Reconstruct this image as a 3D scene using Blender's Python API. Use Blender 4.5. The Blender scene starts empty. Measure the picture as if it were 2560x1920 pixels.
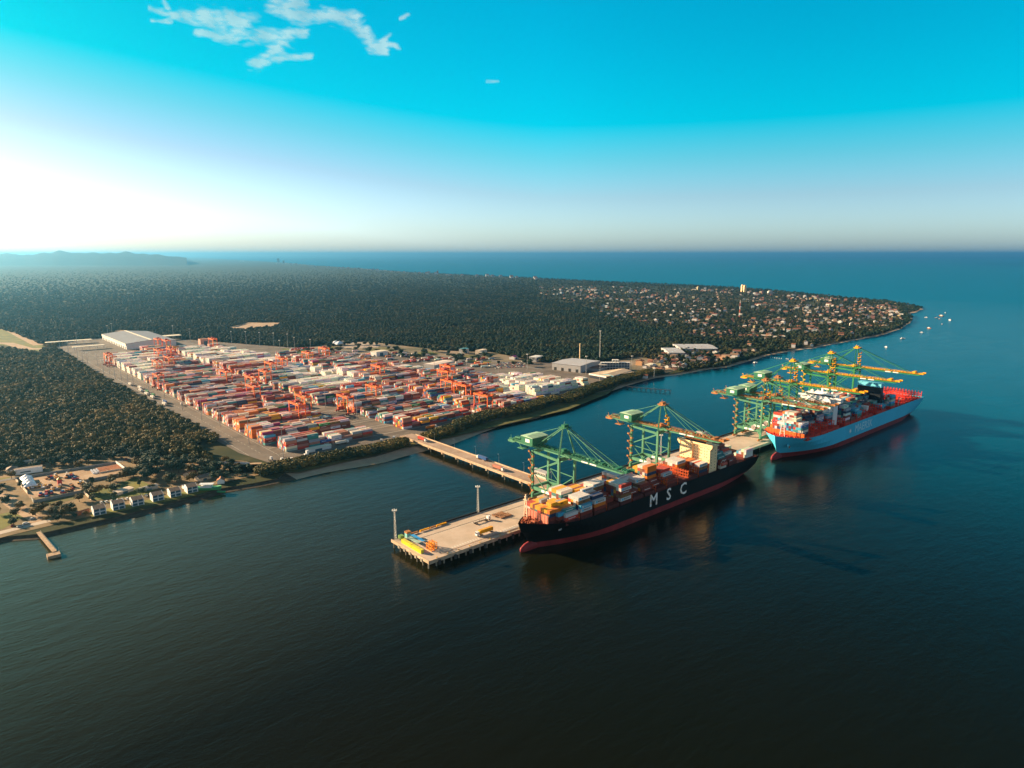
HAZE=5e-5
import bpy, math, random
from math import radians as R, sin, cos, pi, sqrt, atan2
from mathutils import Vector, Matrix, noise
from mathutils.geometry import tessellate_polygon
import numpy as np
random.seed(7)
sc = bpy.context.scene
COL = sc.collection

# ---------------------------------------------------------------- frame: X along the quay, Y towards the land, Z up, metres
FP = 1706.67                       # focal length in units of the 2560 px wide photograph
PITCH = R(10.78); HC = 205.0
CAMX, CAMY = -235.72, -352.54
HEAD = R(41.2)                     # heading, clockwise from +Y
FW = (sin(HEAD), cos(HEAD)); RT = (cos(HEAD), -sin(HEAD))

def G(u, v, z=0.0):
    """ground point at height z seen at photo pixel (u, v)"""
    x = (u-1280)/FP; y = (960-v)/FP
    dz = -sin(PITCH)+y*cos(PITCH); dy = cos(PITCH)+y*sin(PITCH)
    t = (HC-z)/-dz
    return (CAMX+RT[0]*x*t+FW[0]*dy*t, CAMY+RT[1]*x*t+FW[1]*dy*t)

def PX(x, y, z):
    dx, dy = x-CAMX, y-CAMY
    X = dx*RT[0]+dy*RT[1]; Y = dx*FW[0]+dy*FW[1]; Z = z-HC
    d = Y*cos(PITCH)-Z*sin(PITCH)
    if d < 1: return (-9999, -9999, d)
    yy = Y*sin(PITCH)+Z*cos(PITCH)
    return (1280+FP*X/d, 960-FP*yy/d, d)

# ---------------------------------------------------------------- materials
MATS = {}
def nodes(m):
    m.use_nodes = True
    return m.node_tree.nodes, m.node_tree.links
def mat(name, col, rough=0.7, metal=0.0, var=0.0, scale=1.0, col2=None, spec=0.3, bump=0.0, space='Object', emit=0):
    if name in MATS: return MATS[name]
    m = bpy.data.materials.new(name); n, l = nodes(m)
    b = n['Principled BSDF']
    b.inputs['Roughness'].default_value = rough; b.inputs['Metallic'].default_value = metal
    b.inputs['Specular IOR Level'].default_value = spec
    b.inputs['Base Color'].default_value = (*col, 1)
    if var or col2 or bump:
        tc = n.new('ShaderNodeTexCoord'); ns = n.new('ShaderNodeTexNoise')
        ns.inputs['Scale'].default_value = scale; ns.inputs['Detail'].default_value = 5; ns.inputs['Roughness'].default_value = .65
        l.new(tc.outputs[space], ns.inputs['Vector'])
        if var or col2:
            cr = n.new('ShaderNodeValToRGB'); c2 = col2 or tuple(min(1, c*(1+var)) for c in col)
            c1 = col if col2 else tuple(c*(1-var) for c in col)
            cr.color_ramp.elements[0].color = (*c1, 1); cr.color_ramp.elements[1].color = (*c2, 1)
            cr.color_ramp.elements[0].position = .36; cr.color_ramp.elements[1].position = .66
            l.new(ns.outputs['Fac'], cr.inputs['Fac']); l.new(cr.outputs['Color'], b.inputs['Base Color'])
        if bump:
            bp = n.new('ShaderNodeBump'); bp.inputs['Strength'].default_value = bump; bp.inputs['Distance'].default_value = 1.0
            l.new(ns.outputs['Fac'], bp.inputs['Height']); l.new(bp.outputs['Normal'], b.inputs['Normal'])
    MATS[name] = m
    return m

# ---------------------------------------------------------------- mesh builder
class MB:
    def __init__(s): s.v = []; s.f = []; s.m = []
    def add(s, vs, fs, mi=0):
        o = len(s.v); s.v += [tuple(v) for v in vs]; s.f += [tuple(i+o for i in f) for f in fs]; s.m += [mi]*len(fs); return s
    def box(s, x0, x1, y0, y1, z0, z1, mi=0):
        return s.add([(x0,y0,z0),(x1,y0,z0),(x1,y1,z0),(x0,y1,z0),(x0,y0,z1),(x1,y0,z1),(x1,y1,z1),(x0,y1,z1)],
            [(0,3,2,1),(4,5,6,7),(0,1,5,4),(1,2,6,5),(2,3,7,6),(3,0,4,7)], mi)
    def bar(s, a, b, w, h=None, mi=0, w2=None):
        """rectangular beam from a to b"""
        a = Vector(a); b = Vector(b); h = h or w; d = (b-a)
        if d.length < 1e-6: return s
        d.normalize(); up = Vector((0,0,1)) if abs(d.z) < .99 else Vector((0,1,0))
        sd = d.cross(up).normalized(); u2 = sd.cross(d).normalized(); k = (w2/w if w2 else 1)
        vs = [a-sd*w/2-u2*h/2, a+sd*w/2-u2*h/2, a+sd*w/2+u2*h/2, a-sd*w/2+u2*h/2]
        vs += [b-sd*w/2*k-u2*h/2*k, b+sd*w/2*k-u2*h/2*k, b+sd*w/2*k+u2*h/2*k, b-sd*w/2*k+u2*h/2*k]
        return s.add(vs, [(0,1,2,3),(7,6,5,4),(0,4,5,1),(1,5,6,2),(2,6,7,3),(3,7,4,0)], mi)
    def tube(s, a, b, r, r2=None, n=8, mi=0):
        a = Vector(a); b = Vector(b); r2 = r if r2 is None else r2; d = (b-a).normalized()
        up = Vector((0,0,1)) if abs(d.z) < .99 else Vector((0,1,0))
        sd = d.cross(up).normalized(); u2 = sd.cross(d).normalized(); vs = []
        for c, q in ((a, r), (b, r2)):
            for i in range(n):
                t = 2*pi*i/n; vs.append(c+sd*cos(t)*q+u2*sin(t)*q)
        fs = [(i, (i+1) % n, n+(i+1) % n, n+i) for i in range(n)]+[tuple(range(n))[::-1], tuple(range(n, 2*n))]
        return s.add(vs, fs, mi)
    def prism(s, pts, z0, z1, mi=0, mtop=None):
        n = len(pts); vs = [(x,y,z0) for x,y in pts]+[(x,y,z1) for x,y in pts]
        a = sum(pts[i][0]*pts[(i+1)%n][1]-pts[(i+1)%n][0]*pts[i][1] for i in range(n))
        if a < 0:
            vs = [(x,y,z0) for x,y in pts[::-1]]+[(x,y,z1) for x,y in pts[::-1]]
        s.add(vs, [(i,(i+1)%n,n+(i+1)%n,n+i) for i in range(n)]+[tuple(range(n))[::-1]], mi)
        o = len(s.v)-2*n; s.f.append(tuple(range(o+n, o+2*n))); s.m.append(mi if mtop is None else mtop)
        return s
    def gable(s, x0, x1, y0, y1, z0, zr, axis='x', over=.4, mi=0, th=.25):
        """gabled roof slab over a box, ridge along axis"""
        if axis == 'x':
            c = (y0+y1)/2
            P = [(y0-over, z0), (c, zr), (y1+over, z0), (y1+over, z0+th), (c, zr+th), (y0-over, z0+th)]
            vs = [(x0-over, y, z) for y, z in P]+[(x1+over, y, z) for y, z in P]
        else:
            c = (x0+x1)/2
            P = [(x0-over, z0), (c, zr), (x1+over, z0), (x1+over, z0+th), (c, zr+th), (x0-over, z0+th)]
            vs = [(x, y1+over, z) for x, z in P]+[(x, y0-over, z) for x, z in P]
        return s.add(vs, [(0,1,4,5),(1,2,3,4),(11,10,7,6),(10,9,8,7),(0,6,7,1),(1,7,8,2),(2,8,9,3),(3,9,10,4),(4,10,11,5),(5,11,6,0)], mi)
    def gend(s, x0, x1, y0, y1, z0, zr, axis='x', mi=0):
        if axis == 'x':
            c = (y0+y1)/2; s.add([(x0, y0, z0), (x0, y1, z0), (x0, c, zr)], [(0, 2, 1)], mi); s.add([(x1, y0, z0), (x1, y1, z0), (x1, c, zr)], [(0, 1, 2)], mi)
        else:
            c = (x0+x1)/2; s.add([(x0, y0, z0), (x1, y0, z0), (c, y0, zr)], [(0, 1, 2)], mi); s.add([(x0, y1, z0), (x1, y1, z0), (c, y1, zr)], [(0, 2, 1)], mi)
        return s
    def mesh(s, name, mats, smooth=False):
        me = bpy.data.meshes.new(name); me.from_pydata(s.v, [], s.f)
        for m in (mats if isinstance(mats, (list, tuple)) else [mats]): me.materials.append(m)
        if any(s.m): me.polygons.foreach_set('material_index', s.m)
        if smooth: me.polygons.foreach_set('use_smooth', [True]*len(s.f))
        me.update(); return me
    def build(s, name, mats, parent=None, loc=None, rz=0, smooth=False):
        return ob(name, s.mesh(name, mats, smooth), parent, loc, rz)
def ob(name, me, parent=None, loc=None, rz=0):
    o = bpy.data.objects.new(name, me); COL.objects.link(o)
    if parent: o.parent = parent
    if loc: o.location = loc
    if rz: o.rotation_euler.z = rz
    return o
def tag(o, label=None, cat=None, group=None, kind=None):
    if label: o['label'] = label
    if cat: o['category'] = cat
    if group: o['group'] = group
    if kind: o['kind'] = kind
    return o
def empty(name, loc=(0,0,0), rz=0, label=None, cat=None, group=None):
    o = bpy.data.objects.new(name, None); COL.objects.link(o); o.location = loc; o.rotation_euler.z = rz
    o.empty_display_size = .1
    return tag(o, label, cat, group)
KIDS = {}
def copy_tree(o, parent=None, loc=None, rz=None):
    c = o.copy(); COL.objects.link(c)
    if parent: c.parent = parent
    if loc is not None: c.location = loc
    if rz is not None: c.rotation_euler.z = rz
    for ch in [q for q in o.children]: copy_tree(ch, c)
    return c
def nth(i):
    if 10 <= i % 100 <= 20: return f'{i}th'
    return f'{i}'+{1:'st',2:'nd',3:'rd'}.get(i % 10, 'th')
def inpoly(x, y, poly):
    c = False; n = len(poly); j = n-1
    for i in range(n):
        xi, yi = poly[i]; xj, yj = poly[j]
        if (yi > y) != (yj > y) and x < (xj-xi)*(y-yi)/(yj-yi)+xi: c = not c
        j = i
    return c
def text_mesh(txt, size, m, bold=0.0, ext=.02, spacing=1.0):
    cu = bpy.data.curves.new('lettering', 'FONT'); cu.body = txt; cu.size = size; cu.extrude = ext; cu.offset = bold
    cu.align_x = 'CENTER'; cu.align_y = 'CENTER'; cu.space_character = spacing; cu.resolution_u = 2
    o = bpy.data.objects.new('lettering', cu); COL.objects.link(o)
    bpy.context.view_layer.update()
    me = bpy.data.meshes.new_from_object(o.evaluated_get(bpy.context.evaluated_depsgraph_get()))
    bpy.data.objects.remove(o); bpy.data.curves.remove(cu); me.materials.clear(); me.materials.append(m); me.name = 'lettering'
    return me

# ---------------------------------------------------------------- camera, sun, sky
cd = bpy.data.cameras.new('camera'); cam = bpy.data.objects.new('camera', cd); COL.objects.link(cam); sc.camera = cam
cd.sensor_width = 36; cd.lens = 36*FP/2560; cd.clip_start = 1; cd.clip_end = 200000
cam.location = (CAMX, CAMY, HC); cam.rotation_euler = (pi/2-PITCH, 0, -HEAD)
SUN_AZ = R(118); SUN_EL = R(18)          # direction towards the sun, counter-clockwise from +X
SD = Vector((cos(SUN_AZ)*cos(SUN_EL), sin(SUN_AZ)*cos(SUN_EL), sin(SUN_EL)))
sl = bpy.data.lights.new('sun', 'SUN'); so = bpy.data.objects.new('sun', sl); COL.objects.link(so)
sl.energy = 5.0; sl.angle = R(.55); sl.color = (1.0, .71, .43)
so.rotation_euler = SD.to_track_quat('Z', 'Y').to_euler(); so.location = (0, 0, 500)
w = bpy.data.worlds.new('World'); sc.world = w; w.use_nodes = True
n, l = w.node_tree.nodes, w.node_tree.links
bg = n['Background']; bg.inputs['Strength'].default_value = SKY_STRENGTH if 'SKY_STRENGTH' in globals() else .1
sky = n.new('ShaderNodeTexSky'); sky.sky_type = 'NISHITA'; sky.sun_disc = False
sky.sun_elevation = SUN_EL; sky.sun_rotation = pi/2-SUN_AZ; sky.altitude = 200; sky.air_density = 1; sky.dust_density = 1.5; sky.ozone_density = 1
def M(op, a, b=None, c=None, clamp=False):
    q = n.new('ShaderNodeMath'); q.operation = op; q.use_clamp = clamp
    for i, x in enumerate((a, b, c)):
        if x is None: continue
        if isinstance(x, (int, float)): q.inputs[i].default_value = x
        else: l.new(x, q.inputs[i])
    return q.outputs[0]
def ramp(fac, stops):
    q = n.new('ShaderNodeValToRGB'); e = q.color_ramp.elements
    while len(e) < len(stops): e.new(.5)
    for k, (p, c) in zip(e, stops): k.position = p; k.color = (*c, 1)
    l.new(fac, q.inputs[0]); return q.outputs[0]
def mixc(kind, fac, a, b):
    q = n.new('ShaderNodeMix'); q.data_type = 'RGBA'; q.blend_type = kind
    if isinstance(fac, (int, float)): q.inputs[0].default_value = fac
    else: l.new(fac, q.inputs[0])
    for i, x in ((6, a), (7, b)):
        if isinstance(x, tuple): q.inputs[i].default_value = (*x, 1)
        else: l.new(x, q.inputs[i])
    return q.outputs[2]
tc = n.new('ShaderNodeTexCoord'); sx = n.new('ShaderNodeSeparateXYZ'); l.new(tc.outputs['Generated'], sx.inputs[0])
nrm = n.new('ShaderNodeVectorMath'); nrm.operation = 'DOT_PRODUCT'; l.new(tc.outputs['Generated'], nrm.inputs[0])
nrm.inputs[1].default_value = (cos(SUN_AZ), sin(SUN_AZ), 0)
prox = M('MULTIPLY_ADD', nrm.outputs['Value'], 1/.72, -.3/.72, clamp=True)
zz = M('MAXIMUM', sx.outputs[2], 0.0)
ze = M('SUBTRACT', zz, M('MULTIPLY', M('POWER', prox, 1.3), .115))
GS = 2.6
gain = ramp(M('MULTIPLY_ADD', ze, 1.0, .12, clamp=True), [(p+.12, tuple(c/2/GS for c in g)) for p, g in (
    (-.1, (2.0, 2.6, 4.0)), (.0, (1.9, 2.6, 3.9)), (.018, (1.7, 2.3, 3.3)), (.077, (1.15, 1.65, 2.2)), (.128, (.50, 1.72, 2.0)), (.172, (.0, 1.85, 2.05)), (.31, (.0, 1.75, 2.0)), (.45, (.10, .8, 1.0)), (.87, (.34, .42, .50)))])  # topmost stops lie out of frame, toned neutral for fill light
c1 = mixc('MULTIPLY', 1.0, sky.outputs[0], gain)
c2 = mixc('MULTIPLY', prox, c1, (.56, .51, .46))
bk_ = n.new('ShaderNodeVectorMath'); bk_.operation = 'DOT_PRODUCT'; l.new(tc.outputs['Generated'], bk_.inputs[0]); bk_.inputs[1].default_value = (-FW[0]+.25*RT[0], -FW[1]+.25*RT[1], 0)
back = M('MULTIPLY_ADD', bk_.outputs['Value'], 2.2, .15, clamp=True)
c2 = mixc('MIX', M('MULTIPLY', back, .85), c2, mixc('MULTIPLY', 1.0, sky.outputs[0], (.40, .33, .29)))  # unseen sky behind the camera, made neutral as added fill for shaded faces
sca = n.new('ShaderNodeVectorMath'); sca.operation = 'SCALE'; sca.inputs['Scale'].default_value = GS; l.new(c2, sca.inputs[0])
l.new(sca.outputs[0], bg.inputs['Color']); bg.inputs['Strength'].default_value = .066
sc.view_settings.view_transform = 'Standard'; sc.view_settings.look = 'None'; sc.view_settings.exposure = 1.62; sc.view_settings.gamma = 1
sc.cycles.volume_bounces = 0; sc.cycles.max_bounces = 5; sc.cycles.transparent_max_bounces = 8
sc.cycles.volume_step_rate = 1

# ---------------------------------------------------------------- clouds: thin cirrus sheets 6 km up
def AT(u, v, z):          # point at height z ABOVE the camera on the ray through (u, v)
    x = (u-1280)/FP; y = (960-v)/FP
    dz = -sin(PITCH)+y*cos(PITCH); dy = cos(PITCH)+y*sin(PITCH); t = (z-HC)/dz
    return (CAMX+RT[0]*x*t+FW[0]*dy*t, CAMY+RT[1]*x*t+FW[1]*dy*t)
cm = bpy.data.materials.new('cloud_ice'); n, l = nodes(cm)
for q in list(n):
    if q.type != 'OUTPUT_MATERIAL': n.remove(q)
out = [q for q in n if q.type == 'OUTPUT_MATERIAL'][0]
at_ = n.new('ShaderNodeAttribute'); at_.attribute_name = 'dens'
tr = n.new('ShaderNodeBsdfTransparent'); tl = n.new('ShaderNodeBsdfTranslucent'); tl.inputs[0].default_value = (.86, .97, 1, 1)
df = n.new('ShaderNodeBsdfDiffuse'); df.inputs[0].default_value = (.86, .97, 1, 1)
mx = n.new('ShaderNodeMixShader'); l.new(tl.outputs[0], mx.inputs[1]); l.new(df.outputs[0], mx.inputs[2]); mx.inputs[0].default_value = .25
tc = n.new('ShaderNodeTexCoord'); mp = n.new('ShaderNodeMapping'); mp.inputs['Scale'].default_value = (.0011, .0030, 1); mp.inputs['Rotation'].default_value = (0, 0, .6)
ns = n.new('ShaderNodeTexNoise'); ns.inputs['Scale'].default_value = 1; ns.inputs['Detail'].default_value = 9; ns.inputs['Roughness'].default_value = .6; ns.inputs['Distortion'].default_value = .8
l.new(tc.outputs['Object'], mp.inputs[0]); l.new(mp.outputs[0], ns.inputs['Vector'])
fac = M('MULTIPLY', at_.outputs['Fac'], .4, clamp=True); m2 = n.new('ShaderNodeMixShader'); l.new(fac, m2.inputs[0]); l.new(tr.outputs[0], m2.inputs[1]); l.new(mx.outputs[0], m2.inputs[2]); l.new(m2.outputs[0], out.inputs[0])
def segd(px, py, ax, ay, bx, by):
    dx, dy = bx-ax, by-ay; t = max(0, min(1, ((px-ax)*dx+(py-ay)*dy)/(dx*dx+dy*dy+1e-9)))
    return math.hypot(px-ax-dx*t, py-ay-dy*t), t
def cloud(label, strokes, cx=None, al=1.0):
    """strokes: (x0,y0,r0,x1,y1,r1) brush strokes, mapped on to the sheet"""
    xs = [q for s in strokes for q in (s[0]-s[2]*2, s[0]+s[2]*2, s[3]-s[5]*2, s[3]+s[5]*2)]; ys = [q for s in strokes for q in (s[1]-s[2]*2, s[1]+s[2]*2, s[4]-s[5]*2, s[4]+s[5]*2)]
    x0, x1, y0, y1 = min(xs), max(xs), min(ys), max(ys);  st = 3.0
    d0 = 0; nx, ny = int((x1-x0)/st)+2, int((y1-y0)/st)+2; vs = []; de = []; o3 = AT((x0+x1)/2, (y0+y1)/2, 6200)
    for j in range(ny):
        for i in range(nx):
            u, v = x0+i*st, y0+j*st; d = 0
            wob = noise.noise((u*.03, v*.05, 3))*9+noise.noise((u*.07, v*.12, 9))*4; fb = noise.fractal((u*.035+v*.02, v*.11-u*.02, 5.5), 1.0, 2.1, 5)
            for s in strokes:
                q, t = segd(u, v, s[0], s[1], s[3], s[4]); r = (s[2]+(s[5]-s[2])*t)*1.3+3
                d = max(d, math.exp(-(max(0, q+wob*.45)/r)**2))
            p = AT(u, v, 6200); vs.append((p[0]-o3[0], p[1]-o3[1], 40*noise.noise((u*.02, v*.02, 0)))); d = d*1.15+fb*.95*(.35+d*.4)-.30; de.append(max(0, min(.85, d))*al)
    b = MB(); b.add(vs, [(j*nx+i, j*nx+i+1, (j+1)*nx+i+1, (j+1)*nx+i) for j in range(ny-1) for i in range(nx-1) if max(de[j*nx+i], de[j*nx+i+1], de[(j+1)*nx+i], de[(j+1)*nx+i+1]) > .004])
    me = b.mesh('cloud', cm, True); a = me.attributes.new('dens', 'FLOAT', 'POINT'); a.data.foreach_set('value', de)
    o = ob('cloud', me, None, (o3[0], o3[1], 6200)); tag(o, label, 'cloud', 'thin white clouds high in the blue sky', 'thing'); return o
cloud('long ragged white cirrus wisp bending down towards its right end, left of the other', [(375,20,3,450,42,10),(410,2,3,420,22,4),(450,40,10,540,48,16),(500,35,12,560,60,22),(575,45,18,600,60,26),(490,80,5,590,98,10),(560,75,18,640,95,12),(640,90,12,760,80,7),(720,90,14,680,130,12),(680,130,8,640,160,12),(640,155,10,700,145,8),(700,140,6,775,140,5),(380,53,2,428,53,3)])
cloud('white cirrus ribbon curving down to the right, right of the larger wisp', [(690,5,18,750,5,18),(680,18,12,760,45,12),(740,38,14,830,40,14),(820,38,12,890,48,9),(870,55,9,910,80,14),(905,80,12,930,118,12),(930,118,12,965,128,5),(955,105,3,975,88,2),(930,112,6,985,112,3),(985,112,3,1001,126,2)])
cloud('tiny faint white cloud puff alone right of the ribbon cloud', [(1000,47,1.5,1020,38,3)], al=.8)
cloud('tiny flat cloud streak alone in the middle of the sky', [(1218,203,2,1245,203,1)], al=.6)

# ---------------------------------------------------------------- haze
hb = MB().box(-62000, 74000, -12500, 74000, -3, 300)
# turned with the view so that it holds the whole scene
hm = bpy.data.materials.new('haze_air'); n, l = nodes(hm)
for q in list(n):
    if q.type != 'OUTPUT_MATERIAL': n.remove(q)
out = [q for q in n if q.type == 'OUTPUT_MATERIAL'][0]
pv = n.new('ShaderNodeVolumePrincipled'); pv.inputs['Color'].default_value = (.20, .60, .94, 1); pv.inputs['Density'].default_value = HAZE; pv.inputs['Anisotropy'].default_value = .8
l.new(pv.outputs[0], out.inputs['Volume'])
if HAZE > 0:
    hz = hb.build('haze', hm); hz.location = (0, 0, 0); tag(hz, 'pale blue air between the camera and the far coast', 'haze', kind='stuff')

# ---------------------------------------------------------------- water
wm = bpy.data.materials.new('sea_water'); n, l = nodes(wm); b = n['Principled BSDF']
b.inputs['Roughness'].default_value = .16; b.inputs['IOR'].default_value = 1.333; b.inputs['Specular IOR Level'].default_value = .42
tc = n.new('ShaderNodeTexCoord')
def nz(scale, det=3, dist=0.0, vec=None, rough=.5):
    q = n.new('ShaderNodeTexNoise'); q.inputs['Scale'].default_value = scale; q.inputs['Detail'].default_value = det; q.inputs['Distortion'].default_value = dist; q.inputs['Roughness'].default_value = rough
    l.new(vec if vec else tc.outputs['Object'], q.inputs['Vector']); return q.outputs['Fac']
mp = n.new('ShaderNodeMapping'); mp.inputs['Rotation'].default_value = (0, 0, R(35)); mp.inputs['Scale'].default_value = (1, 2.6, 1); l.new(tc.outputs['Object'], mp.inputs[0])
big = nz(.0016, 4, 1.2); mid = nz(.012, 3, .6, mp.outputs[0])
# silt: browner-green near the river mouth shore, bluer out at sea, sky reflection painted into both
sp = n.new('ShaderNodeSeparateXYZ'); l.new(tc.outputs['Object'], sp.inputs[0])
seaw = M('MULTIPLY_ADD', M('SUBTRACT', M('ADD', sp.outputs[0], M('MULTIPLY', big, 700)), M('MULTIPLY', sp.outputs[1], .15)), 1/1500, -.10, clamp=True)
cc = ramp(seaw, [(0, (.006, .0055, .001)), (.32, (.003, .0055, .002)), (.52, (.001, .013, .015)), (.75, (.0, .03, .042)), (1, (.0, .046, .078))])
silt_sheen = M('MULTIPLY', M('MULTIPLY_ADD', sp.outputs[1], 1/260, .25, clamp=True), M('MULTIPLY_ADD', M('ADD', sp.outputs[0], M('MULTIPLY', big, 160)), -1/340, .76, clamp=True), clamp=True)
l.new(mixc('MIX', silt_sheen, cc, (.044, .043, .016)), b.inputs['Base Color'])
bp = n.new('ShaderNodeBump'); bp.inputs['Distance'].default_value = 1.0; bp.inputs['Strength'].default_value = .2
hh = M('ADD', M('MULTIPLY', nz(.16, 4, .3, mp.outputs[0], .6), .9), M('ADD', M('MULTIPLY', nz(.05, 2, 0, mp.outputs[0]), 1.2), M('MULTIPLY', mid, 1.0)))
l.new(hh, bp.inputs['Height']); l.new(bp.outputs[0], b.inputs['Normal'])
l.new(M('MULTIPLY_ADD', seaw, -.20, .31, clamp=True), b.inputs['Specular IOR Level']); dfs = n.new('ShaderNodeBsdfDiffuse'); dfs.inputs[0].default_value = (.0, .15, .28, 1); msh = n.new('ShaderNodeMixShader')  # flat blue diffuse stands in for high sky reflected by far waves
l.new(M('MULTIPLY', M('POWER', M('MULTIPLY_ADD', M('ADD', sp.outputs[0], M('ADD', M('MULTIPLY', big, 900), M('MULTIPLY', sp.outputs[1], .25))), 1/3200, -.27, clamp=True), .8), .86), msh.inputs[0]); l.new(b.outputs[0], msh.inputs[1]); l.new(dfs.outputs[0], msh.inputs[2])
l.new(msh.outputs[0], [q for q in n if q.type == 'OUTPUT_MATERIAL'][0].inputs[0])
rr = M('MULTIPLY_ADD', mid, .12, .12); l.new(rr, b.inputs['Roughness'])
wb = MB(); D = 60000
wb.add([(-D+CAMX, -2000, 0), (D*1.2, -2000-8000, 0), (D*1.2, D*1.2, 0), (-D+CAMX, D*1.2, 0), (-3000, -10000, 0)], [(4, 1, 2, 3, 0)])
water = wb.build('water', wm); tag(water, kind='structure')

# ---------------------------------------------------------------- land
near = [(-150,1395),(0,1356),(90,1347),(200,1322),(300,1301),(400,1278),(480,1256),(560,1232),(640,1220),(700,1206),(780,1188),(860,1172),(960,1154),(1068,1126),(1123,1113),(1200,1083),(1258,1062),(1340,1046),(1435,1016),(1502,987),(1560,966),(1582,960),(1640,944),(1700,936),(1753,926),(1825,917),(1870,903),(1919,889),(1980,877),(2038,870),(2085,860),(2157,847),(2204,838),(2252,822),(2276,806),(2281,796),(2268,786),(2290,780),(2304,772),(2276,764),(2252,760)]
far = [(2200,752),(2157,749),(2080,741),(2014,735),(1919,726),(1830,719),(1730,714),(1600,708),(1480,703),(1350,696),(1200,689),(1000,679),(900,671),(791,664),(700,656),(610,650.5),(560,648)]
shore = [(-1500,-40),(-700,160),(-400,210)]+[G(u, v) for u, v in near+far]
endp = G(505, 643.6)
shore += [endp, G(430, 641.9), G(-700, 641.9), (-60000, -40), (-6000, -40)]
# refine the near part with small irregularities
def refine(pts, step0=14):
    o = []
    for i in range(len(pts)):
        a, b = pts[i], pts[(i+1) % len(pts)]; L = math.dist(a, b)
        dc = min(math.dist(a, (CAMX, CAMY)), math.dist(b, (CAMX, CAMY))); st = max(step0, dc/110)
        k = max(1, int(L/st)) if dc < 9000 else max(1, int(L/400)) if dc < 20000 else 1
        for j in range(k):
            x, y = a[0]+(b[0]-a[0])*j/k, a[1]+(b[1]-a[1])*j/k; am = min(st*.28, 40) if dc < 20000 else 0
            o.append((x+noise.noise((x*.02, y*.02, 1))*am, y+noise.noise((x*.02, y*.02, 5))*am))
    return o
sh = refine(shore)
def width(x, y):
    u, v, d = PX(x, y, 0)
    if x < 10: return 7 if x > -120 else 5
    if x < 400: return 20+5*noise.noise((x*.03, y*.03, 0)) if d < 1500 else 30
    if d < 1300: return 6+3*noise.noise((x*.03, y*.03, 0))
    if 2230 < u < 2320 and v < 783: return 45
    if v < 765: return 34
    return 9+6*noise.noise((x*.02, y*.02, 0))
N = len(sh); ar = sum(sh[i][0]*sh[(i+1)%N][1]-sh[(i+1)%N][0]*sh[i][1] for i in range(N)); sg = 1 if ar > 0 else -1
inn, midp = [], []
for i in range(N):
    a, b_, c = sh[i-1], sh[i], sh[(i+1) % N]
    tx, ty = c[0]-a[0], c[1]-a[1]; L = math.hypot(tx, ty) or 1; nx_, ny_ = -ty/L*sg, tx/L*sg; wd = width(*b_)
    inn.append((b_[0]+nx_*wd, b_[1]+ny_*wd)); midp.append((b_[0]+nx_*wd*.35, b_[1]+ny_*wd*.35))
out_ = [(p[0]-(q[0]-p[0])*.6, p[1]-(q[1]-p[1])*.6) for p, q in zip(sh, midp)]
sandm = mat('beach_sand', (.50, .36, .23), .9, var=.16, scale=.05)
bb = MB(); V = [(x, y, -.8) for x, y in out_]+[(x, y, .25) for x, y in sh]+[(x, y, .6) for x, y in midp]+[(x, y, 1.1) for x, y in inn]+[(x, y, 2.41) for x, y in inn]
bb.v = V; bb.f = [(k*N+i, k*N+(i+1) % N, (k+1)*N+(i+1) % N, (k+1)*N+i) for k in range(4) for i in range(N)]; bb.m = [(1 if (k == 3 or sh[i][0] < 8) else 0) for k in range(4) for i in range(N)]
if sg < 0: bb.f = [f[::-1] for f in bb.f]
tag(bb.build('beach_ground', [sandm, mat('bank_mud', (.07, .05, .032), .95, var=.4, scale=.2)]), kind='structure')
gm = bpy.data.materials.new('land_soil'); n, l = nodes(gm); b = n['Principled BSDF']; b.inputs['Roughness'].default_value = .95; b.inputs['Specular IOR Level'].default_value = .1
tc = n.new('ShaderNodeTexCoord')
a1 = ramp(nz(.012, 6, .4), [(.35, (.022, .033, .014)), (.52, (.045, .050, .02)), (.68, (.10, .08, .04))])
a2 = ramp(nz(.0022, 8, .6, rough=.7), [(.35, (.018, .034, .018)), (.6, (.035, .05, .024)), (.75, (.05, .055, .03))])
cd_ = n.new('ShaderNodeSeparateXYZ'); l.new(tc.outputs['Object'], cd_.inputs[0])
ff = M('MULTIPLY_ADD', cd_.outputs[1], 1/1500, -.6, clamp=True)
l.new(mixc('MIX', ff, a1, a2), b.inputs['Base Color'])
bpn = n.new('ShaderNodeBump'); bpn.inputs['Distance'].default_value = 12; bpn.inputs['Strength'].default_value = .5; l.new(nz(.03, 5, 0, rough=.7), bpn.inputs['Height'])
tess = tessellate_polygon([[Vector((x, y, 0)) for x, y in inn]])
lb = MB(); lb.v = [(x, y, 2.4) for x, y in inn]; lb.f = []
for t_ in tess:
    p = [inn[k] for k in t_]; a = (p[1][0]-p[0][0])*(p[2][1]-p[0][1])-(p[2][0]-p[0][0])*(p[1][1]-p[0][1])
    lb.f.append(tuple(t_) if a > 0 else tuple(t_)[::-1])
lb.m = [0]*len(lb.f)
tag(lb.build('ground', gm), kind='structure')

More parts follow.
